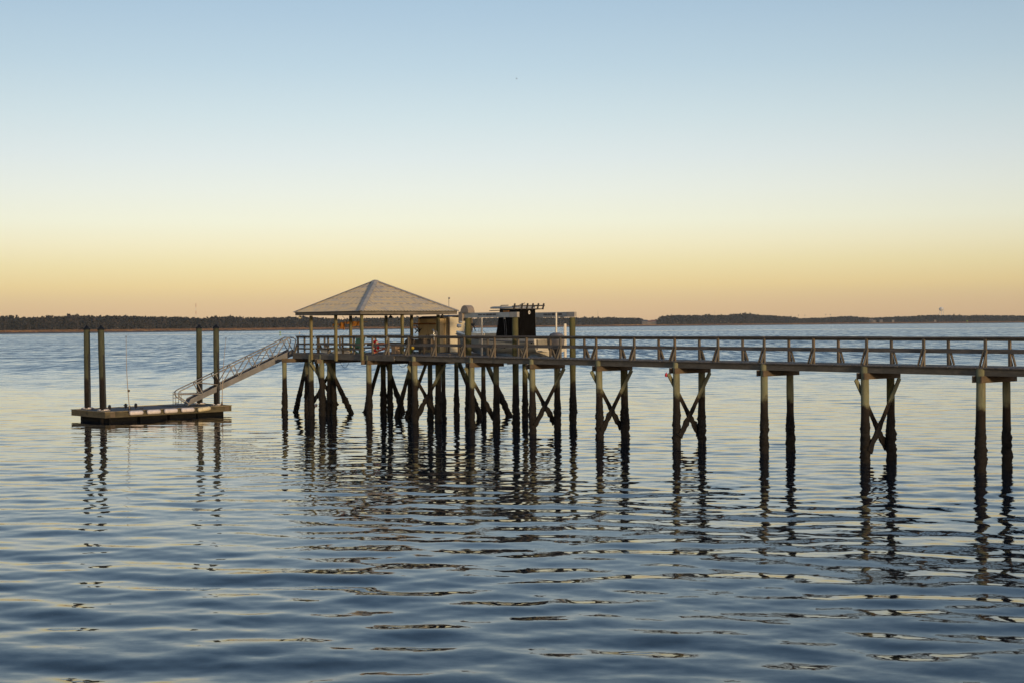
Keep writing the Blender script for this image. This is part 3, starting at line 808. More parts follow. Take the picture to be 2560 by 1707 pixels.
# trolling motor on the bow
m = MB(); m.tube([P(-3.9, BB, 5.0), P(-4.1, BB + .05, 5.55)], .03, 6); m.lathe(P(-4.1, BB + .05, 5.5), [(.03, -.16), (.09, -.1), (.1, .06), (.04, .14)], 8, axis=V + Zv * .4)
m.lathe(P(-3.7, BB - .2, 5.38), [(.02, -.15), (.10, -.1), (.12, .08), (.04, .15)], 8, axis=U); m.lathe(P(-3.75, BB - .15, 5.62), [(.02, -.12), (.09, -.08), (.10, .06), (.03, .13)], 8, axis=U); obj('bow_motor', m, 'steelblue', boat)
m = MB(); m.tube([P(-4.3, BB + .1, 5.5), P(-4.75, BB + .1, 5.3), P(-4.85, BB + .1, 5.05)], .03, 6); m.box(P(-4.6, BB + .1, 5.45), (.3, .1, .12), U); obj('bow_motor_mount', m, 'black', boat)
# outboard
m = MB(); rows = []
ce = P(-12.15, BB, -.08)
for z, l0, l1, w in ((4.22, -.34, .42, .20), (4.35, -.42, .50, .25), (4.65, -.46, .52, .28), (4.88, -.42, .48, .27), (5.0, -.32, .36, .22), (5.06, -.15, .18, .12)):
    rows.append([ce + U * (l0 + l1) / 2 + U * ((l1 - l0) / 2 * math.copysign(abs(math.cos(th)) ** .6, math.cos(th))) + V * (w * math.copysign(abs(math.sin(th)) ** .6, math.sin(th))) + Zv * z for th in [2 * PI * k / 20 for k in range(20)]])
m.grid(rows, closed=True); m.face(rows[0][::-1]); m.face(rows[-1]); obj('outboard_cowl', m, 'motor_grey', boat)
m = MB(); rows = []
for z, l0, l1, w in ((4.23, -.26, .36, .17), (4.0, -.24, .34, .14), (3.75, -.20, .28, .09), (3.45, -.2, .2, .06), (3.40, -.4, .28, .07), (3.36, -.4, .28, .07)):
    rows.append([ce + U * (l0 + l1) / 2 + U * ((l1 - l0) / 2 * math.cos(th)) + V * (w * math.sin(th)) + Zv * z for th in [2 * PI * k / 14 for k in range(14)]])
m.grid(rows, closed=True); m.face(rows[0][::-1]); m.face(rows[-1])
m.beam(ce - U * .62 + Zv * 3.74, ce + U * .1 + Zv * 3.74, .3, .03); m.prism([ce - U * .2 + Zv * 3.36 - V * .02, ce + U * .15 + Zv * 3.36 - V * .02, ce - U * .3 + Zv * 2.98 - V * .02], V * .04)
obj('outboard_leg', m, 'black', boat)
m = MB(); m.box(P(-11.68, BB, 4.30), (.30, .3, .45), U); obj('outboard_bracket', m, 'black', boat)
# maker's lettering on the cowl
cu = bpy.data.curves.new('lettering', 'FONT'); cu.body = 'YAMAHA'; cu.size = .135; cu.extrude = .004; cu.align_x = 'CENTER'
to = bpy.data.objects.new('lettering', cu); COL.objects.link(to); bpy.context.view_layer.update()
me = bpy.data.meshes.new_from_object(to); bpy.data.objects.remove(to); me.materials.clear(); me.materials.append(MAT['letter_white'])
lo = bpy.data.objects.new('lettering', me); COL.objects.link(lo); lo.parent = boat
R = Matrix((-U, Zv, -V)).transposed(); lp = ce - V * .286 + Zv * 4.79 + U * .05
lo.matrix_local = Matrix.Translation(lp - WL[boat]) @ R.to_4x4()

# ================================================================ FLOATING DOCK
DA = math.radians(44.5)
E1 = Vector((math.cos(DA), math.sin(DA), 0)); E2 = Vector((-math.sin(DA), math.cos(DA), 0)); DC = Vector((-23.51, 82.06, 0))
def D(s, t, z): return DC + E1 * s + E2 * t + Zv * z
DZ = .58; DL, DW = 8.5, 4.0
dock = thing('floating_dock', D(DL / 2, DW / 2, 0), 'low timber edged floating dock with a grey top at the end of the gangway', 'floating dock')
m = MB(); m.beam(D(.06, DW / 2, DZ - .03), D(DL - .06, DW / 2, DZ - .03), DW - .12, .05); obj('deck_surface', m, 'mat_grey', dock)
for (p, q) in (((0, 0), (DL, 0)), ((DL, 0), (DL, DW)), ((DL, DW), (0, DW)), ((0, DW), (0, 0))):
    p, q = Vector(p), Vector(q); d = (q - p).normalized() * .03
    m = MB(); m.beam(D(p.x - d.x, p.y - d.y, DZ - .175), D(q.x - d.x, q.y - d.y, DZ - .175), .06, .33); obj('edge_board', m, 'dock_wood', dock)
    m = MB(); m.beam(D(p.x - d.x * 2.3, p.y - d.y * 2.3, DZ + .012), D(q.x + d.x * .0, q.y + d.y * .0, DZ + .012), .13, .035); obj('edge_cap', m, 'dock_cap', dock)
m = MB(); m.box(D(.10, 0, 0) * 0 + D(.45, -.036, DZ - .17), (.30, .012, .30), E1); m.box(D(DL - .3, -.036, DZ - .17), (.28, .012, .30), E1); obj('corner_plate', m, 'wood_warm', dock)
for s0 in (.4, 2.4, 4.4, 6.35):
    m = MB(); m.box(D(s0 + .9, DW / 2, .12), (1.8, DW - .55, .56), E1); obj('float', m, 'float_black', dock)
DP = [(.8, 3.6), (.5, 1.13), (7.93, 2.62), (7.93, .67)]
for s, t in DP:
    m = MB(); c = D(s, t, DZ + .05)
    for k in range(4):
        an = k * PI / 2 + PI / 4; pk = c + (E1 * math.cos(an) + E2 * math.sin(an)) * .36
        nk = c + (E1 * math.cos(an + PI / 2) + E2 * math.sin(an + PI / 2)) * .36
        m.beam(pk, nk, .06, .08)
    h = obj('pile_hoop', m, 'steel', dock)
    for k in range(4):
        an = k * PI / 2; pk = c + (E1 * math.cos(an) + E2 * math.sin(an)) * .255; ta = (E1 * -math.sin(an) + E2 * math.cos(an))
        m = MB(); m.lathe(pk - ta * .13 + Zv * .03, [(.03, 0), (.045, .02), (.045, .24), (.03, .26)], 8, axis=ta); obj('roller', m, 'fender', h)
def cleat(s, t, mat='black'):
    m = MB(); c = D(s, t, DZ + .03)
    m.tube([c + E1 * -.16 + Zv * .1, c + E1 * -.08 + Zv * .09, c + E1 * .08 + Zv * .09, c + E1 * .16 + Zv * .1], [.014, .022, .022, .014], 6)
    for k in (-.06, .06): m.tube([c + E1 * k, c + E1 * k + Zv * .09], .02, 6)
    obj('cleat', m, mat, dock)
for s, t in ((3.4, 3.75), (4.7, .28), (6.9, 3.7), (2.5, .3)): cleat(s, t)
for s, t in ((1.35, 2.6), (1.2, 1.7), (2.6, 2.3), (3.1, 2.0)):
    m = MB(); c = D(s, t, DZ + .18); m.lathe(c - E1 * .04, [(.05, 0), (.14, .01), (.14, .07), (.05, .08)], 12, axis=E1); m.beam(D(s, t, DZ), c, .05, .05); obj('bumper_wheel', m, 'rubber', dock)
m = MB(); m.box(D(6.7, 2.8, DZ + .025), (2.2, 1.7, .02), E1); obj('landing_plate', m, 'rubber', dock)
m = MB()
for s in (-.2, .2):
    m.tube([D(7.0 + s, 3.9, .2), D(7.0 + s, 3.9, DZ + .75), D(7.0 + s, 3.75, DZ + .82), D(7.0 + s, 3.6, DZ + .75), D(7.0 + s, 3.6, DZ)], .02, 6)
for z in (.35, .6, 1.0, 1.25): m.tube([D(6.8, 3.9, z), D(7.2, 3.9, z)], .018, 6)
obj('swim_ladder', m, 'alu', dock)
m = MB(); m.tube([D(1.3, .2, DZ + .04), D(1.6, -.06, DZ - .02), D(1.7, -.10, DZ - .15)], .014, 5); obj('mooring_line', m, 'black', dock)

# fenders hung on the dock's front edge
fl = ['leftmost white fender hung along the floating dock edge', 'second white fender from the left on the dock edge', 'middle white fender of the five on the dock edge',
      'white fender just left of the cream one on the dock edge', 'tilted cream fender at the right of the dock fender row']
for k, s in enumerate((1.88, 3.03, 4.18, 5.33, 6.47)):
    t = thing('dock_fender', D(s, -.2, .47), fl[k], 'fender', 'fenders along the dock edge')
    tilt = Zv * (.09 if k == 4 else .0)
    axv = (E1 + tilt).normalized(); c = D(s, -.19, .47)
    m = MB(); m.lathe(c - axv * .44, [(.03, 0), (.09, .015), (.125, .06), (.135, .12), (.135, .76), (.125, .82), (.09, .865), (.03, .88)], 14, axis=axv)
    obj('fender_body', m, 'fender_cream' if k == 4 else 'fender', t)
    for e in (-1, 1):
        m = MB(); m.tube([c + axv * e * .43, c + axv * e * .5 + Zv * .1 + E2 * .1, D(s, -.07, DZ + .02) + axv * e * .42], .012, 5); obj('rope', m, 'black', t)
# mooring whips
def whip(s, t, top, label, ball):
    base = D(s, t, DZ); w = thing('mooring_whip', base, label, 'mooring whip', 'mooring whips on the floating dock')
    m = MB(); m.lathe(base, [(.10, 0), (.10, .06), (.05, .1), (.05, .25)], 10); obj('socket', m, 'rubber', w)
    pts = [base + (top - base) * k / 8 + (top - base).cross(Vector((0, 1, 0))).normalized() * .06 * math.sin(PI * k / 8) for k in range(9)]
    m = MB(); m.tube(pts, [.026 - .0019 * k for k in range(9)], 6); obj('rod', m, 'rope', w)
    m = MB(); m.lathe(pts[8], [(.012, -.04), (.03, 0), (.012, .06)], 6); obj('tip', m, 'black', w)
    if ball:
        m = MB(); c = base + (top - base) * .265; m.lathe(c, [(.01, -.08), (.06, -.05), (.08, 0), (.06, .05), (.01, .08)], 9); obj('float', m, 'brown_trim', w)
whip(2.2, 1.15, far(315.4, 841.7, 82.4), 'leaning thin whip pole with a ball beside the left dock piles', True)
whip(8.1, .35, far(565, 846, 86.2), 'leaning thin whip pole beside the right dock pile and gangway', False)

# dock piles
dlab = ['tall dark dock pile with pointed cap, leftmost of four', 'dark leaning dock pile with pointed cap, second from the left', 'dark dock pile with pointed cap behind the gangway foot', 'dark dock pile with pointed cap in front of the gangway']
for k, (s, t) in enumerate(DP):
    base = D(s, t, 0); w = thing('dock_pile', base, dlab[k], 'pile', 'capped dock piles')
    tops = (5.36, 5.35, 5.37, 5.37)[k]
    ln = Vector((-.10, 0, 0)) if k == 1 else Vector((0, 0, 0))
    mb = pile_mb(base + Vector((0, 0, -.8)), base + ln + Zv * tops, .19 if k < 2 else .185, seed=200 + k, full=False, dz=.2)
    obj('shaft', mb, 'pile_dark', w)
    m = MB(); m.lathe(base + ln + Zv * (tops - .04), [(.215, 0), (.215, .05), (.01, .27)], 14, smooth=False); obj('cap', m, 'capblack', w)
    m = MB(); q = Vector((.16, -.145, 0)); m.beam(base + q * 1. + Zv * .6, base + ln * .7 + q + Zv * 3.9, .07, .07, up=(0, 1, 0)); obj('wear_strip', m, 'black', w)

# ================================================================ GANGWAY
GT, GB = Vector((-13.74, 90.0, 3.75)), Vector((-19.84, 87.2, DZ + .10))
gd = (GT - GB); gflat = Vector((gd.x, gd.y, 0)).normalized(); gp = Vector((-gflat.y, gflat.x, 0)); GWd = 1.2
gl = gd.length; gdn = gd.normalized(); gn = gp.cross(gdn).normalized()
if gn.z < 0: gn = -gn
gw = thing('gangway', GB, 'aluminium gangway ramp with truss rails sloping down to the dock', 'gangway')
def G(s, w, h): return GB + gdn * s + gp * w + gn * h
for w in (0, GWd):
    m = MB(); m.prism([G(-.1, w, .0), G(gl, w, -.10), G(gl, w, .28), G(.25, w, .30)], gp * (.06 if w == 0 else -.06)); obj('side_plate', m, 'alu_plate', gw)
    RH = 1.02
    pts = [G(.02, w, .1), G(-.30, w, RH - .34), G(-.31, w, RH - .16), G(-.20, w, RH - .03), G(-.05, w, RH)] + [G(s, w, RH) for s in (1, 3, 5, gl - .3)] + [G(gl + .1, w, RH + .02), G(gl + .32, w, RH - .10), G(gl + .40, w, RH - .32), G(gl + .02, w, .25)]
    m = MB(); m.tube(pts, .038, 7); obj('handrail', m, 'alu', gw)
    m = MB(); NB = 6; st = (gl + .12) / NB
    for k in range(NB + 1):
        s0 = -.22 + k * st
        if k: m.tube([G(s0, w, RH), G(s0 + .02, w, .26)], .031, 6)
        if k < NB:
            if k < 2: m.tube([G(s0 + (.0 if k else -.12), w, RH if k else RH - .14), G(s0 + st - .04, w, .27)], .031, 6)
            else: m.tube([G(s0 + .08, w, .27), G(s0 + st - .04, w, RH)], .031, 6)
    obj('truss_bars', m, 'alu', gw)
m = MB(); m.prism([G(0, .06, .08), G(gl, .06, .08), G(gl, .06, .12), G(0, .06, .12)], gp * (GWd - .12)); obj('walking_surface', m, 'alu_plate', gw)

# ================================================================ near water objects
t = thing('net_float', P(5.2, .5, .9), 'small pinkish ball float hung among the piles under the gazebo', 'float')
c = far(788.5, 1013, 87.2)
m = MB(); m.lathe(c, [(.01, -.11), (.07, -.08), (.1, 0), (.07, .08), (.01, .11)], 10); obj('ball', m, 'pink', t)
m = MB(); m.tube([c + Zv * .1, c + Vector((.1, .1, 2.4))], .008, 5); obj('cord', m, 'rope', t)
t = thing('crab_pot_buoy', far(1665, 938.5, 148), 'small bright red float on open water beyond the boardwalk', 'buoy')
c = far(1665, 938.0, 148); c.z = .04
m = MB(); m.lathe(c, [(.03, -.12), (.14, -.06), (.16, .08), (.12, .22), (.03, .27)], 10); obj('float', m, 'buoy_red', t)
m = MB(); m.tube([c + Zv * .25, c + Vector((.08, 0, .36))], .02, 5); obj('stick', m, 'buoy_red', t)

def mark(name, x, y, d, h, w, mat, label, cat):
    b = far(x, y, d); b.z = 0; t = thing(name, b, label, cat)
    m = MB(); m.tube([b - Zv * .4, b + Zv * h], .12 * w, 7); obj('pole', m, 'steel', t)
    m = MB(); m.lathe(b + Zv * (h - w * .9), [(.2 * w, 0), (.5 * w, .1), (.5 * w, w * .8), (.2 * w, w * .9)], 8); obj('daymark', m, mat, t)
    m = MB(); m.lathe(b, [(.5 * w, -.3), (.7 * w, 0), (.5 * w, .35), (.14 * w, .5)], 8); obj('base_float', m, mat, t)
mark('channel_marker', 700.6, 838, 860, 2.2, .95, 'buoy_green', 'tiny green channel marker on the water above the gangway top', 'marker')
mark('channel_marker', 749, 842, 700, 2.4, .6, 'pink', 'tiny pale channel marker on the water left of the gazebo', 'marker')
mark('channel_marker', 2418, 808, 2500, 6.0, 2.3, 'buoy_green', 'tiny yellow green channel marker below the water tower shore', 'marker')

# ================================================================ FAR SHORE
XS = [-900, 0, 350, 750, 960, 1230, 1440, 1700, 2100, 2560, 3500]
DFv = [1250, 1350, 1500, 1740, 1900, 2350, 2420, 2500, 3000, 2950, 3000]
def Dfront(x): return float(np.interp(x, XS, DFv))
def Dtree(x): return 1.58 * Dfront(x)
prof = [(-900, 788), (-300, 786), (0, 787.5), (27, 787.5), (36, 795.5), (49, 796), (59.5, 792.5), (89, 792.7), (119, 788.5), (149, 790), (173, 787), (193, 786), (211, 789), (228, 786.5), (244, 790),
        (268, 787.5), (306, 787.5), (348, 790), (367, 789), (381, 793), (410, 790), (427, 793), (452, 791), (469, 793.6), (495, 794), (520, 795), (539, 790), (563, 792.7), (576, 789), (605, 792), (612, 798), (622, 793),
        (660, 793.6), (690, 792.7), (738, 792), (785, 792), (829, 795), (844, 799), (870, 797), (890, 792.5), (918, 795), (999, 793), (1040, 792), (1084, 791), (1116, 797), (1150, 798), (1184, 797), (1211, 794.6), (1230, 793.7), (1280, 793.5),
        (1338, 792.7), (1441, 793.7), (1489, 794), (1525, 793.5), (1571, 794), (1598, 795), (1608, 799), (1620, 803), (1640, 803), (1646, 797), (1653, 791), (1668, 788), (1698, 787), (1750, 787), (1819, 787), (1841, 784), (1863, 781.5), (1887, 785), (1921, 788),
        (1955, 790), (1977, 791.7), (1999, 796), (2037, 794.5), (2057, 794), (2088, 791.7), (2100, 790.5), (2125, 789.5), (2149, 793), (2188, 794), (2237, 792), (2286, 790), (2305, 788), (2335, 787.5), (2374, 787.5), (2413, 789), (2442, 787.5), (2472, 788), (2560, 789), (3500, 788)]
PX = [p[0] for p in prof]; PY = [p[1] for p in prof]
def topz(x, d):
    return CZ - (float(np.interp(x, PX, PY)) - hor(x)) * d / F
def gz_(x): return 2.0 - .5 * float(np.clip((x - 900) / 500, 0, 1))

m = MB(); rows = []
xs = list(np.linspace(-900, 3500, 140))
for fr, zf in ((1.0, -.3), (1.002, .25), (1.10, .55), (1.13, 1.0), (1.3, 1.3), (1.5, 1.7), (1.58, 1.9), (1.8, 2.0), (3.2, 2.0)):
    row = []
    for x in xs:
        d = Dfront(x) * fr * (1 + .012 * mnoise.noise(Vector((x * .012, fr * 3, 0)))); 
        p = far(x, 0, d); row.append(Vector((p.x, p.y, zf if fr < 1.2 else zf * gz_(x) / 2.0)))
    rows.append(row)
m.grid(rows[:4], lambda A, B: (A, B), smooth=True, flip=False); tag(obj('mud_bank', m, 'mud', loc=(0, 0, 0)), kind='structure')
m = MB(); m.grid([[p + Zv * 0 for p in r] for r in rows[3:]], smooth=True); tag(obj('marsh', m, 'marsh', loc=(0, 0, 0)), kind='structure')
# tall grass edge of the marsh: tufts along the bank
rg = random.Random(5)
def quad_cloud(name, pts, mat, tones, origin=(0, 0, 0)):
    """pts: (n,4,3) numpy quads"""
    n = len(pts); me = bpy.data.meshes.new(name)
    me.from_pydata(pts.reshape(-1, 3).tolist(), [], [tuple(range(4 * i, 4 * i + 4)) for i in range(n)])
    at = me.attributes.new('tone', 'FLOAT', 'FACE'); at.data.foreach_set('value', tones)
    me.materials.append(MAT[mat]); me.update(); return me
def rand_quads(centres, size, flat=1.0):
    n = len(centres)
    a = RNG.normal(size=(n, 3)); a /= np.linalg.norm(a, axis=1)[:, None]
    b = RNG.normal(size=(n, 3)); b -= a * (a * b).sum(1)[:, None]; b /= np.linalg.norm(b, axis=1)[:, None]
    a *= size[:, None]; b *= size[:, None] * .8; a[:, 2] *= flat; b[:, 2] *= flat
    return np.stack([centres - a - b * .6, centres + a - b, centres + a * .8 + b, centres - a * .7 + b * .9], 1)
def marsh_grass():
    n = 26000
    px_ = RNG.uniform(-420, 3000, n); fr = 1.115 + .46 * RNG.uniform(0, 1, n) ** 1.2
    Q = np.zeros((n, 4, 3)); T = np.zeros(n)
    for i in range(n):
        d = Dfront(px_[i]) * fr[i]; x = (px_[i] - 1280) / F * d; z = (1.0 + (fr[i] - 1.13) * 2.0) * gz_(px_[i]) / 2.0 - .15
        w = RNG.uniform(3, 8) * .7; h = RNG.uniform(.45, 1.0) * (1. if fr[i] > 1.14 else .8); an = RNG.normal(0, .5)
        c, s_ = math.cos(an) * w, math.sin(an) * w
        Q[i] = [[x - c, d - s_, z], [x + c, d + s_, z], [x + c * .8, d + s_, z + h], [x - c * .9, d - s_, z + h * RNG.uniform(.7, 1)]]
        k = 1. if 1530 < px_[i] < 1640 and fr[i] > 1.42 else 0.  # sunlit grass in the shoreline gap, painted in as a brighter tone
        T[i] = min(1, max(0, RNG.normal(.42 + .1 * mnoise.noise(Vector((px_[i] * .01, fr[i] * 9, 0))), .12) + .5 * k))
    o = bpy.data.objects.new('marsh_grass', quad_cloud('marsh_grass', Q, 'grass', T)); COL.objects.link(o)
    tag(o, 'reddish brown marsh grass in a band along the far shore', 'marsh grass', None, 'stuff')
MAT['grass'] = M_leaf('marsh_grass_blades', (.075, .042, .024), (.145, .080, .046), (.42, .26, .12))
marsh_grass()
def tree_quads(x, y, base, h, r, kind):
    """clumps of one tree: tall trunk with an uneven crown"""
    cs = []; sz = []; tn = []
    nl = max(3, int(3 + RNG.integers(0, 4)))
    tone0 = RNG.uniform(.25, .75)
    for k in range(nl):
        f = RNG.uniform(.55, .97) if kind == 0 else RNG.uniform(.3, .95)
        rr = r * (1.15 - .75 * abs(f - .75) / .45) * RNG.uniform(.5, .9)
        an = RNG.uniform(0, 2 * PI); cx, cy = x + math.cos(an) * r * .5 * RNG.uniform(0, 1), y + math.sin(an) * r * .5
        n = 9; q = RNG.normal(size=(n, 3)) * np.array([rr * .55, rr * .55, rr * .33])
        cs.append(q + np.array([cx, cy, base + h * f - rr * .25])); sz.append(RNG.uniform(.55, 1.25, n) * r / 3.2)
        tn.append(np.clip(tone0 + RNG.normal(0, .16, n) + (.10 if k % 2 else -.08), 0, 1))
    return np.concatenate(cs), np.concatenate(sz), np.concatenate(tn)
def forest(x0, x1, name, label, rows=6, step=9.0):
    Q = []; T = []; trunks = MB()
    for rI in range(rows):
        x = x0
        while x < x1:
            d = Dtree(x) * (1 + .020 * rI) + RNG.uniform(-12, 12)
            px = step * F / d * RNG.uniform(.45, 1.15) * .62
            p = far(x, 0, d); top = topz(x, d)
            base = gz_(x) - .5
            if rI == 0: hh = (top - base) * RNG.uniform(.40, .78)
            elif rI == 1: hh = (top - base) * RNG.uniform(.62, .93)
            else: hh = (top - base) * float(np.clip(.87 + RNG.normal(0, .075), .68, 1.08))
            if hh > 2:
                r = min(6.5, max(2.2, hh * RNG.uniform(.15, .26)))
                c, s, tt = tree_quads(p.x, p.y, base, hh, r, 0 if rI > 1 else 1)
                if rI == 0: tt = np.clip(tt + .12, 0, 1)
                Q.append(rand_quads(c, s)); T.append(tt)
                if rI < 2 and RNG.uniform() < .3:
                    trunks.tube([(p.x, p.y - 2, base), (p.x + RNG.uniform(-.4, .4), p.y - 2, base + hh * .75)], [.34, .18], 5)
            x += px
        # understorey that closes the wood behind the front trees
    x = x0
    while x < x1:
        d = Dtree(x) * 1.03; p = far(x, 0, d); top = topz(x, d) - gz_(x)
        n = 84; zz = RNG.uniform(0, .93, n) ** 1.35 * top + gz_(x)
        c = np.stack([p.x + RNG.normal(0, 4, n), p.y + RNG.normal(0, 18, n), zz], 1)
        Q.append(rand_quads(c, RNG.uniform(1.6, 2.9, n))); T.append(np.clip(RNG.normal(.50, .2, n) + .2 * (1 - (zz - zz.min()) / max(top, 1)), 0, 1))
        x += 5.2 * F / d
    o = bpy.data.objects.new(name, quad_cloud(name, np.concatenate(Q), 'leaf', np.concatenate(T))); COL.objects.link(o)
    tag(o, label, 'wood', None, 'stuff')
    WL[o] = Vector()
    t = obj('trunks', trunks, 'bark', o); t['kind'] = 'stuff'
forest(-350, 1612, 'far_woods', 'long dark pine wood lining the far shore behind the gazebo')
forest(1644, 2950, 'far_woods', 'dark wood on the far right shore beneath the water tower', rows=6, step=11.0)

# pines that stand out of the wood's skyline
PINES = [(27, 787, 8, 'spreading pine at the far left end of the wood, left of the gap'), (44, 791.5, 5, 'small flat topped pine standing in the gap at far left'), (59.5, 791, 6, 'round topped pine just right of the gap at far left'),
         (119, 787, 7, 'pine with a broken top above the wood left of the dock piles'), (193, 784, 8, 'tallest pine in the wood above the left pair of dock piles'),
         (539, 788, 7, 'round pine above the wood beside the right dock pile'), (576, 787.5, 7, 'tall ragged pine above the lower gangway'), (620, 792, 7, 'thin crowned pine right of the skyline notch above the gangway'),
         (890, 791, 7, 'pointed pine seen under the roof behind the orange cloth'), (1084, 789.5, 9, 'broad pine above the shed roofs under the eave'),
         (1525, 792, 7, 'small round pine on the skyline right of the boat lift'), (1863, 780.5, 10, 'pine crowning the highest hump of the right hand wood'), (1977, 790, 8, 'spreading pine at the low right end of the hump'), (2340, 787, 5, 'narrow pine on the skyline just left of the water tower')]
for x, y, r, lab in PINES:
    d = Dtree(x) * 1.05; p = far(x, y, d); base = gz_(x) - .5; h = p.z - base
    t = thing('pine_tree', (p.x, p.y, base), lab, 'tree', 'pines standing above the far wood')
    m = MB(); m.tube([(p.x, p.y, base), (p.x + .4, p.y, base + h * .5), (p.x, p.y, base + h * .93)], [.5, .38, .12], 6)
    for k in range(5):
        an = k * 2.4; z = base + h * (.7 + .05 * k); m.tube([(p.x, p.y, z), (p.x + math.cos(an) * r * .5, p.y + math.sin(an) * r * .4, z + 1.2)], [.14, .05], 4)
    obj('trunk', m, 'bark', t)
    C = []; S = []
    for k in range(9):
        an = k * 2.4; f = .70 + .26 * (k / 9) ; rr = r * (.75 - .5 * (k / 9)) 
        q = RNG.normal(size=(14, 3)) * np.array([rr * .34, rr * .34, .55]); C.append(q + np.array([p.x + math.cos(an) * rr * .55, p.y + math.sin(an) * rr * .5, base + h * f])); S.append(RNG.uniform(.5, 1.1, 14) * max(1., r / 7))
    C = np.concatenate(C); S = np.concatenate(S)
    me = quad_cloud('crown', rand_quads(C, S, .7), 'leaf', np.clip(RNG.normal(.4, .16, len(C)), 0, 1))
    o = bpy.data.objects.new('crown', me); COL.objects.link(o); o.parent = t; o.location = -Vector((p.x, p.y, base))

# houses
def house(x, y, d, w, h, wall, roof, label):
    b = far(x, y, d); z0 = gz_(x) * .9; t = thing('far_house', (b.x, b.y, z0), label, 'house', 'houses on the far shore')
    dp = w * .7; m = MB(); m.box((b.x, b.y, z0 + h / 2), (w, dp, h)); wl = obj('wall', m, wall, t)
    m = MB(); m.prism([(b.x - w / 2 - .5, b.y - dp / 2 - .5, z0 + h + .01), (b.x - w / 2 - .5, b.y, z0 + h + w * .30), (b.x - w / 2 - .5, b.y + dp / 2 + .5, z0 + h + .01)], (w + 1, 0, 0)); obj('roof', m, roof, t)
    for k in (-.28, .28):
        m = MB(); m.box((b.x + w * k, b.y - dp / 2 - .04, z0 + h * .55), (w * .14, .06, h * .3)); obj('window', m, 'glass_dark', t)
    m = MB(); m.box((b.x, b.y - dp / 2 - .04, z0 + h * .3), (w * .1, .06, h * .55)); obj('door', m, 'brown_trim', t)
house(1612, 805, 3900, 15, 9, 'house_grey', 'slate', 'small grey house at the right end of the long wood')
house(1624, 805, 3950, 14, 7.5, 'house_wall', 'roof_red', 'low pale house with dull red roof in the shoreline gap')
house(1634, 805, 4000, 15, 9, 'house_grey', 'roof_red', 'tall red roofed house beside the right hand wood')
house(1643, 804, 4050, 11, 10, 'house_grey', 'slate', 'grey house half hidden by the right hand wood')
house(2178, 803, 4500, 12, 8, 'house_wall', 'house_grey', 'larger pale house left of centre on the far right shore')
house(2186, 803, 4480, 8, 7, 'house_wall', 'slate', 'small warm lit house beside the larger pale house')
house(2203, 802, 4500, 10, 7.5, 'house_grey', 'slate', 'grey pink house right of the two pale houses')
house(2233, 802, 4500, 7, 7.5, 'house_wall', 'slate', 'tiny bright house at the waterline trees, right shore')
house(2338, 801, 4450, 6, 6.5, 'house_wall', 'slate', 'lone pale house on the shore below the water tower')

# water tower
b = far(2354, 800, 5200); top = far(2354, 768.5, 5200).z; tk = far(2354, 778, 5200).z
t = thing('water_tower', (b.x, b.y, 2), 'white water tower rising above the wood on the right shore', 'water tower')
R = 8.6; hh = top - tk
m = MB(); m.lathe((b.x, b.y, tk), [(.6, -.5), (R * .55, .8), (R * .95, hh * .35), (R, hh * .5), (R * .95, hh * .66), (R * .6, hh * .92), (.5, hh)], 20); obj('tank', m, 'tower_white', t)
m = MB(); m.lathe((b.x, b.y, tk + hh * .48), [(R, 0), (R + .5, .1), (R + .5, .9), (R, 1.0)], 20); obj('catwalk', m, 'steel', t)
for k in range(6):
    an = k * PI / 3 + .3; m = MB(); m.tube([(b.x + math.cos(an) * R * .93, b.y + math.sin(an) * R * .93, tk + hh * .4), (b.x + math.cos(an) * R * 1.05, b.y + math.sin(an) * R * 1.05, 2)], .42, 6); obj('leg', m, 'tower_white', t)
m = MB(); m.tube([(b.x, b.y, 2), (b.x, b.y, tk)], 1.0, 8); obj('riser_pipe', m, 'tower_white', t)

def mast(name, x, ytop, d, r, mats, label, cat):
    b = far(x, 800, d); zt = far(x, ytop, d).z; t = thing(name, (b.x, b.y, 2), label, cat)
    n = 7; m0 = [MB(), MB()]
    for k in range(n):
        z0, z1 = 2 + (zt - 2) * k / n, 2 + (zt - 2) * (k + 1) / n; mm = MB()
        for c in range(3):
            an = c * 2 * PI / 3; an2 = an + 2 * PI / 3
            p = Vector((b.x + math.cos(an) * r, b.y + math.sin(an) * r, 0)); q = Vector((b.x + math.cos(an2) * r, b.y + math.sin(an2) * r, 0))
            mm.tube([p + Zv * z0, p + Zv * z1], r * .28, 5); mm.tube([p + Zv * z0, q + Zv * z1], r * .16, 4)
        obj('mast_section', mm, mats[k % 2], t)
    mm = MB(); mm.tube([(b.x, b.y, zt), (b.x, b.y, zt + 5)], r * .25, 5); obj('aerial', mm, mats[0], t)
mast('radio_mast', 490.5, 760, 4200, .75, ('red_steel', 'tower_white'), 'red and white lattice radio mast behind the wood at left', 'mast')
mast('radio_mast', 1495, 778, 5200, .40, ('steel', 'steel'), 'thin grey lattice mast above the wood right of the lift', 'mast')
mast('radio_mast', 1787, 778, 5200, .30, ('steel', 'steel'), 'faint short lattice mast above the right hand wood', 'mast')
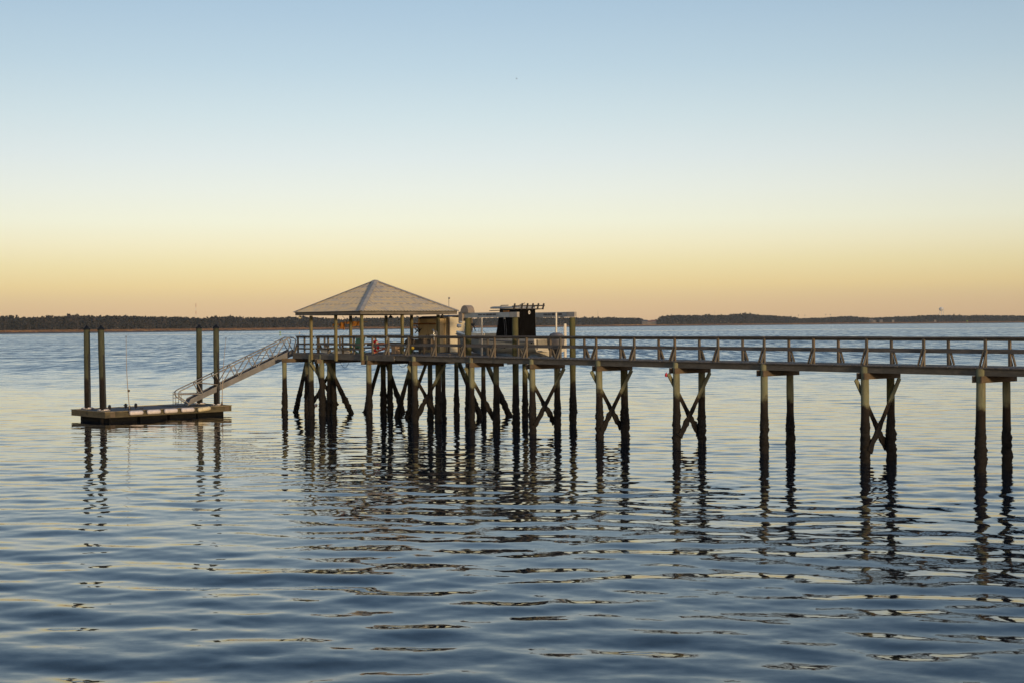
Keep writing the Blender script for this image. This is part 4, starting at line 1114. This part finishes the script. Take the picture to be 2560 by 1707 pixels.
for k, (x, yt, lab) in enumerate(((1996.5, 787.5, 'field light pole, first from the left above the low trees'), (2012.7, 788, 'field light pole, second from the left above the low trees'), (2064.6, 785.8, 'field light pole, third from the left with a wider head'), (2076.3, 786, 'field light pole, rightmost of four above the low trees'))):
    d = 5300; b = far(x, 800, d); zt = far(x, yt, d).z; t = thing('field_light', (b.x, b.y, 2), lab, 'light pole', 'field light poles on the far shore')
    m = MB(); m.tube([(b.x, b.y, 2), (b.x, b.y, zt)], [.42, .25], 6); obj('pole', m, 'steel', t)
    m = MB(); m.box((b.x, b.y - .3, zt - 1.2), (3.2 if k < 2 else 5, .8, 2.6 if k < 2 else 1.6)); obj('lamp_head', m, 'steel', t)

# a bird high over the water
t = thing('bird', far(1297, 199, 480), 'tiny dark bird flying high above the boat', 'bird'); c = WL[t]
m = MB(); m.lathe(c - Vector((.25, 0, 0)), [(.02, 0), (.07, .12), (.06, .3), (.02, .5)], 8, axis=(1, 0, 0))
for s in (-1, 1): m.face([c + Vector((.12, 0, .02)), c + Vector((.05, s * .6, .22)), c + Vector((-.12, s * .6, .20)), c + Vector((-.12, 0, .02))])
obj('body', m, 'bird', t)

# ================================================================ WATER
def M_water():
    m = NT('water_surface')
    g = m.n('ShaderNodeNewGeometry'); p = g.outputs['Position']
    sp = m.n('ShaderNodeSeparateXYZ'); m.l(p, sp.inputs[0])
    y = sp.outputs[1]
    m.set(m.b, Roughness=.03, IOR=1.333, **{'Base Color': (.0045, .0105, .017, 1), 'Specular IOR Level': .5})
    patch = m.noise(m.mapping(p, (.006, .035, 1)), 1.0, 4, .6)
    streak = m.noise(m.mapping(p, (.02, .16, 1)), 1.0, 3, .6)
    chop = m.mrange(y, 70, 260)          # the open channel beyond the pier is choppier
    def slopes(scale, detail, amp):
        nd = m.n('ShaderNodeTexNoise'); nd.inputs['Scale'].default_value = 1.; nd.inputs['Detail'].default_value = detail
        nd.inputs['Roughness'].default_value = .6
        m.l(m.mapping(p, scale), nd.inputs['Vector'])
        v = m.n('ShaderNodeVectorMath', operation='SUBTRACT'); m.l(nd.outputs['Color'], v.inputs[0]); v.inputs[1].default_value = (.5, .5, .5)
        k = m.n('ShaderNodeVectorMath', operation='SCALE'); m.l(v.outputs[0], k.inputs[0])
        if isinstance(amp, (int, float)): k.inputs['Scale'].default_value = amp
        else: m.l(amp, k.inputs['Scale'])
        return k.outputs[0]
    def vadd(a, b):
        n = m.n('ShaderNodeVectorMath', operation='ADD'); m.l(a, n.inputs[0]); m.l(b, n.inputs[1]); return n.outputs[0]
    grain = m.noise(m.mapping(p, (.62, .075, 1)), 1.0, 3, .65)
    grain2 = m.noise(m.mapping(p, (.15, .016, 1)), 1.0, 3, .65)
    wake = m.mrange(m.math('ABSOLUTE', m.math('SUBTRACT', y, m.math('ADD', 1000., m.math('MULTIPLY', patch, 30.)))), 5, 20, .12, 1)
    lively = m.math('MULTIPLY', m.mrange(patch, .30, .70, .72, 1.18), m.math('MULTIPLY', m.mrange(streak, .3, .7, .8, 1.15), wake))
    gr = m.math('MULTIPLY', m.mrange(grain, .36, .64, .45, 1.5), m.mrange(grain2, .36, .64, .88, 1.14))
    lively = m.math('MULTIPLY', lively, m.math('ADD', 1., m.math('MULTIPLY', chop, m.math('SUBTRACT', gr, 1.))))
    # capillary ripples
    a1 = m.math('MULTIPLY', m.math('ADD', W_FINE, m.math('MULTIPLY', chop, W_CHOP)), lively)
    a2 = m.math('MULTIPLY', m.math('ADD', W_MID, m.math('MULTIPLY', chop, W_CHOP2)), lively)
    s = vadd(slopes((3.4, 6.2, 1), 2, a1), slopes((.45, 1.0, 1), 3, a2))
    mul = m.n('ShaderNodeVectorMath', operation='MULTIPLY'); m.l(s, mul.inputs[0]); mul.inputs[1].default_value = (.75, 1., 0.)
    # normals leaned toward the viewer so far water reflects higher, bluer sky
    lean = m.n('ShaderNodeCombineXYZ'); m.l(m.math('MULTIPLY', m.math('MULTIPLY', chop, lively), -W_LEAN), lean.inputs[1])
    mul2 = m.n('ShaderNodeVectorMath', operation='ADD'); m.l(mul.outputs[0], mul2.inputs[0]); m.l(lean.outputs[0], mul2.inputs[1]); mul = mul2
    nn = m.n('ShaderNodeVectorMath', operation='NORMALIZE'); m.l(vadd(g.outputs['Normal'], mul.outputs[0]), nn.inputs[0])
    m.l(nn.outputs[0], m.b.inputs['Normal'])
    return m.m
W_FINE, W_MID, W_CHOP, W_CHOP2, W_LEAN = .058, .040, .22, .30, .125
MAT['water'] = M_water()
def build_water():
    r = [0.5, 3, 6, 9, 12, 14.5, 16.5]
    d = 18.0
    while d < 175: r.append(d); d *= 1.0024
    while d < 9000: r.append(d); d *= 1.05
    r = np.array(r)
    fine = np.linspace(-27, 27, 500); coarse = np.concatenate([np.linspace(-180, -30, 40), fine, np.linspace(30, 180, 40)[:-1]])
    th = np.radians(coarse)
    Rr, Th = np.meshgrid(r, th, indexing='ij')
    X = Rr * np.sin(Th); Y = Rr * np.cos(Th); Zz = np.zeros_like(X)
    dr = np.gradient(r)[:, None]
    cell = np.maximum(dr, Rr * (np.gradient(th)[None, :]) * .6)
    rng = np.random.default_rng(4)
    # long smooth swell, wind ripples
    N = 140
    lam = np.exp(rng.uniform(np.log(.32), np.log(4.2), N))
    ang = np.radians(7) + rng.normal(0, 1, N) * np.radians(np.where(lam > 1.5, 19, 31))
    slope = .0056 * (np.exp(-(np.log(lam / 1.1) / 1.1) ** 2) * .9 + .28) * rng.uniform(.5, 1.5, N)
    ph = rng.uniform(0, 2 * PI, N)
    env = 1.24 - .54 * np.clip((Y - 24) / 30, 0, 1) + .35 * np.clip((Y - 90) / 60, 0, 1)
    grp = 1 + .35 * np.sin(X * .13 + Y * .21) * np.sin(Y * .11 - X * .05 + 1)
    for i in range(N):
        k = 2 * PI / lam[i]; A = slope[i] / k
        f = np.clip(1.6 - 4.5 * cell / lam[i], 0, 1)
        f = f * ((.42 + .58 * np.clip((Y - 26) / 26, 0, 1)) if lam[i] < 1.25 else (1.12 - .12 * np.clip((Y - 30) / 30, 0, 1)))
        Zz += A * f * np.sin(k * (X * np.sin(ang[i]) + Y * np.cos(ang[i])) + ph[i])
    Zz *= env * grp * np.clip((230 - Rr) / 60, 0, 1)
    n, mm = X.shape
    co = np.stack([X, Y, Zz], -1).reshape(-1, 3)
    idx = np.arange(n * mm).reshape(n, mm)
    a = idx[:-1, :-1].ravel(); b = idx[:-1, 1:].ravel(); c = idx[1:, 1:].ravel(); dd = idx[1:, :-1].ravel()
    quads = np.stack([a, b, c, dd], 1)[:, ::-1]
    # close the seam behind the viewer
    s = np.stack([idx[:-1, -1], idx[:-1, 0], idx[1:, 0], idx[1:, -1]], 1)[:, ::-1]
    quads = np.concatenate([quads, s])
    me = bpy.data.meshes.new('water')
    me.vertices.add(len(co)); me.vertices.foreach_set('co', co.ravel())
    nf = len(quads); me.loops.add(nf * 4); me.polygons.add(nf)
    me.loops.foreach_set('vertex_index', quads.ravel().astype(np.int32))
    me.polygons.foreach_set('loop_start', np.arange(0, nf * 4, 4, dtype=np.int32))
    me.polygons.foreach_set('loop_total', np.full(nf, 4, dtype=np.int32))
    me.polygons.foreach_set('use_smooth', np.ones(nf, dtype=bool))
    me.materials.append(MAT['water']); me.update(calc_edges=True); me.validate()
    o = bpy.data.objects.new('water', me); COL.objects.link(o); tag(o, kind='structure'); return o
build_water()

# ================================================================ HAZE
def haze():
    m = bpy.data.materials.new('haze_air'); m.use_nodes = True; t = m.node_tree; t.nodes.clear()
    out = t.nodes.new('ShaderNodeOutputMaterial'); v = t.nodes.new('ShaderNodeVolumePrincipled')
    v.inputs['Color'].default_value = (.80, .85, .86, 1); v.inputs['Density'].default_value = HAZE
    v.inputs['Anisotropy'].default_value = 0.
    t.links.new(v.outputs[0], out.inputs['Volume'])
    b = MB(); b.box((0, 2650, 60), (9000, 6000, 126)); MAT['haze'] = m
    o = obj('haze', b, 'haze', loc=(0, 2500, 60)); tag(o, kind='stuff')
HAZE = 0.000035
haze()

# ================================================================ SKY
w = bpy.data.worlds.new('World'); SC.world = w; w.use_nodes = True
t = w.node_tree; t.nodes.clear()
def lin(c): return tuple(((x / 255) / 12.92 if x <= 10 else ((x / 255 + .055) / 1.055) ** 2.4) for x in c)
SUN_EL, SUN_AZ = math.radians(5.0), Vector((.50, -.866, 0)).normalized()
def wn(typ, **k):
    n = t.nodes.new(typ)
    for a, b in k.items(): setattr(n, a, b)
    return n
tc = wn('ShaderNodeTexCoord'); nrm = wn('ShaderNodeVectorMath', operation='NORMALIZE'); t.links.new(tc.outputs['Generated'], nrm.inputs[0])
sep = wn('ShaderNodeSeparateXYZ'); t.links.new(nrm.outputs[0], sep.inputs[0])
def ramp(src, lo, hi, stops):
    mr = wn('ShaderNodeMapRange'); t.links.new(src, mr.inputs[0]); mr.inputs[1].default_value = lo; mr.inputs[2].default_value = hi
    cr = wn('ShaderNodeValToRGB'); cr.color_ramp.interpolation = 'B_SPLINE' if False else 'EASE' if False else 'LINEAR'
    els = cr.color_ramp.elements
    for i, (p, c) in enumerate(stops):
        if i < 2: els[i].position = (p - lo) / (hi - lo); els[i].color = (*lin(c), 1)
        else:
            e = els.new((p - lo) / (hi - lo)); e.color = (*lin(c), 1)
    t.links.new(mr.outputs[0], cr.inputs[0]); return cr.outputs[0]
px = lambda y: (811 - y) / F
low = ramp(sep.outputs[2], -.02, 1.0, [(-.02, (196, 160, 134)), (px(803), (218, 183, 142)), (px(760), (227, 195, 148)), (px(715), (239, 213, 154)), (px(665), (242, 226, 174)), (px(610), (245, 237, 200)), (px(555), (243, 243, 219)),
      (px(480), (235, 240, 229)), (px(400), (224, 234, 233)), (px(300), (209, 226, 231)), (px(180), (191, 214, 227)), (px(60), (177, 203, 222)), (px(-60), (165, 194, 218)), (.34, (140, 175, 209)), (.6, (118, 156, 200)), (1.0, (98, 138, 188))])
nish = wn('ShaderNodeTexSky', sky_type='NISHITA'); nish.sun_disc = False; nish.sun_elevation = SUN_EL
nish.sun_rotation = math.atan2(SUN_AZ.x, SUN_AZ.y)
nish.altitude = 0; nish.air_density = 1.0; nish.dust_density = 1.2; nish.ozone_density = 2.0
sc_ = wn('ShaderNodeVectorMath', operation='SCALE'); t.links.new(nish.outputs[0], sc_.inputs[0]); sc_.inputs['Scale'].default_value = .15
mixz = wn('ShaderNodeMapRange'); mixz.interpolation_type = 'SMOOTHSTEP'; t.links.new(sep.outputs[2], mixz.inputs[0]); mixz.inputs[1].default_value = .24; mixz.inputs[2].default_value = .60; mixz.inputs[4].default_value = .35
# upper dome: part physical sky; lower band ahead of the viewer: the pale afterglow
mx = wn('ShaderNodeMix', data_type='RGBA'); t.links.new(mixz.outputs[0], mx.inputs[0]); t.links.new(low, mx.inputs[6]); t.links.new(sc_.outputs[0], mx.inputs[7])
# the sunset side of the sky, behind the viewer, glows warm
dt = wn('ShaderNodeVectorMath', operation='DOT_PRODUCT'); t.links.new(nrm.outputs[0], dt.inputs[0]); dt.inputs[1].default_value = SUN_AZ
g1 = wn('ShaderNodeMapRange'); g1.interpolation_type = 'SMOOTHSTEP'; t.links.new(dt.outputs['Value'], g1.inputs[0]); g1.inputs[1].default_value = .15; g1.inputs[2].default_value = 1.
g2 = wn('ShaderNodeMapRange'); g2.interpolation_type = 'SMOOTHSTEP'; t.links.new(sep.outputs[2], g2.inputs[0]); g2.inputs[1].default_value = .55; g2.inputs[2].default_value = 0.
gm = wn('ShaderNodeMath', operation='MULTIPLY'); t.links.new(g1.outputs[0], gm.inputs[0]); t.links.new(g2.outputs[0], gm.inputs[1])
gc = wn('ShaderNodeMix', data_type='RGBA', blend_type='ADD'); t.links.new(gm.outputs[0], gc.inputs[0]); t.links.new(mx.outputs[2], gc.inputs[6]); gc.inputs[7].default_value = (1.5, .92, .44, 1)
mx = gc
dz = wn('ShaderNodeVectorMath', operation='DOT_PRODUCT'); t.links.new(nrm.outputs[0], dz.inputs[0]); dz.inputs[1].default_value = Vector((-.12, 1, 0)).normalized()
az = wn('ShaderNodeMapRange'); t.links.new(dz.outputs['Value'], az.inputs[0]); az.inputs[1].default_value = .88; az.inputs[2].default_value = 1.; az.inputs[3].default_value = .89; az.inputs[4].default_value = 1.035
fm = wn('ShaderNodeVectorMath', operation='SCALE'); t.links.new(mx.outputs[2], fm.inputs[0]); t.links.new(az.outputs[0], fm.inputs['Scale'])
bg = wn('ShaderNodeBackground'); t.links.new(fm.outputs[0], bg.inputs[0]); bg.inputs[1].default_value = 1.0
out = wn('ShaderNodeOutputWorld'); t.links.new(bg.outputs[0], out.inputs[0])

sl = bpy.data.lights.new('sun', 'SUN'); sl.energy = 2.9; sl.angle = math.radians(3.0); sl.color = (1.0, .73, .42)
so = bpy.data.objects.new('sun', sl); COL.objects.link(so)
sd = Vector((SUN_AZ.x * math.cos(SUN_EL), SUN_AZ.y * math.cos(SUN_EL), math.sin(SUN_EL)))
so.rotation_euler = sd.to_track_quat('Z', 'Y').to_euler(); so.location = (20, -30, 40)

# ================================================================ CAMERA
cam = bpy.data.cameras.new('camera'); cam.lens = 50; cam.sensor_width = 36; cam.clip_start = .1; cam.clip_end = 30000
co = bpy.data.objects.new('camera', cam); COL.objects.link(co)
pitch = math.atan(42.3 / F)
rm = Matrix.Rotation(PI / 2 - pitch, 4, 'X') @ Matrix.Rotation(-.008, 4, 'Z')
co.matrix_world = Matrix.Translation((0, 0, CZ)) @ rm
SC.camera = co
SC.view_settings.view_transform = 'Standard'; SC.view_settings.look = 'None'; SC.view_settings.exposure = 0; SC.view_settings.gamma = 1
SC.view_settings.use_curve_mapping = False
SC.cycles.max_bounces = 6; SC.cycles.volume_bounces = 0; SC.cycles.use_denoising = True
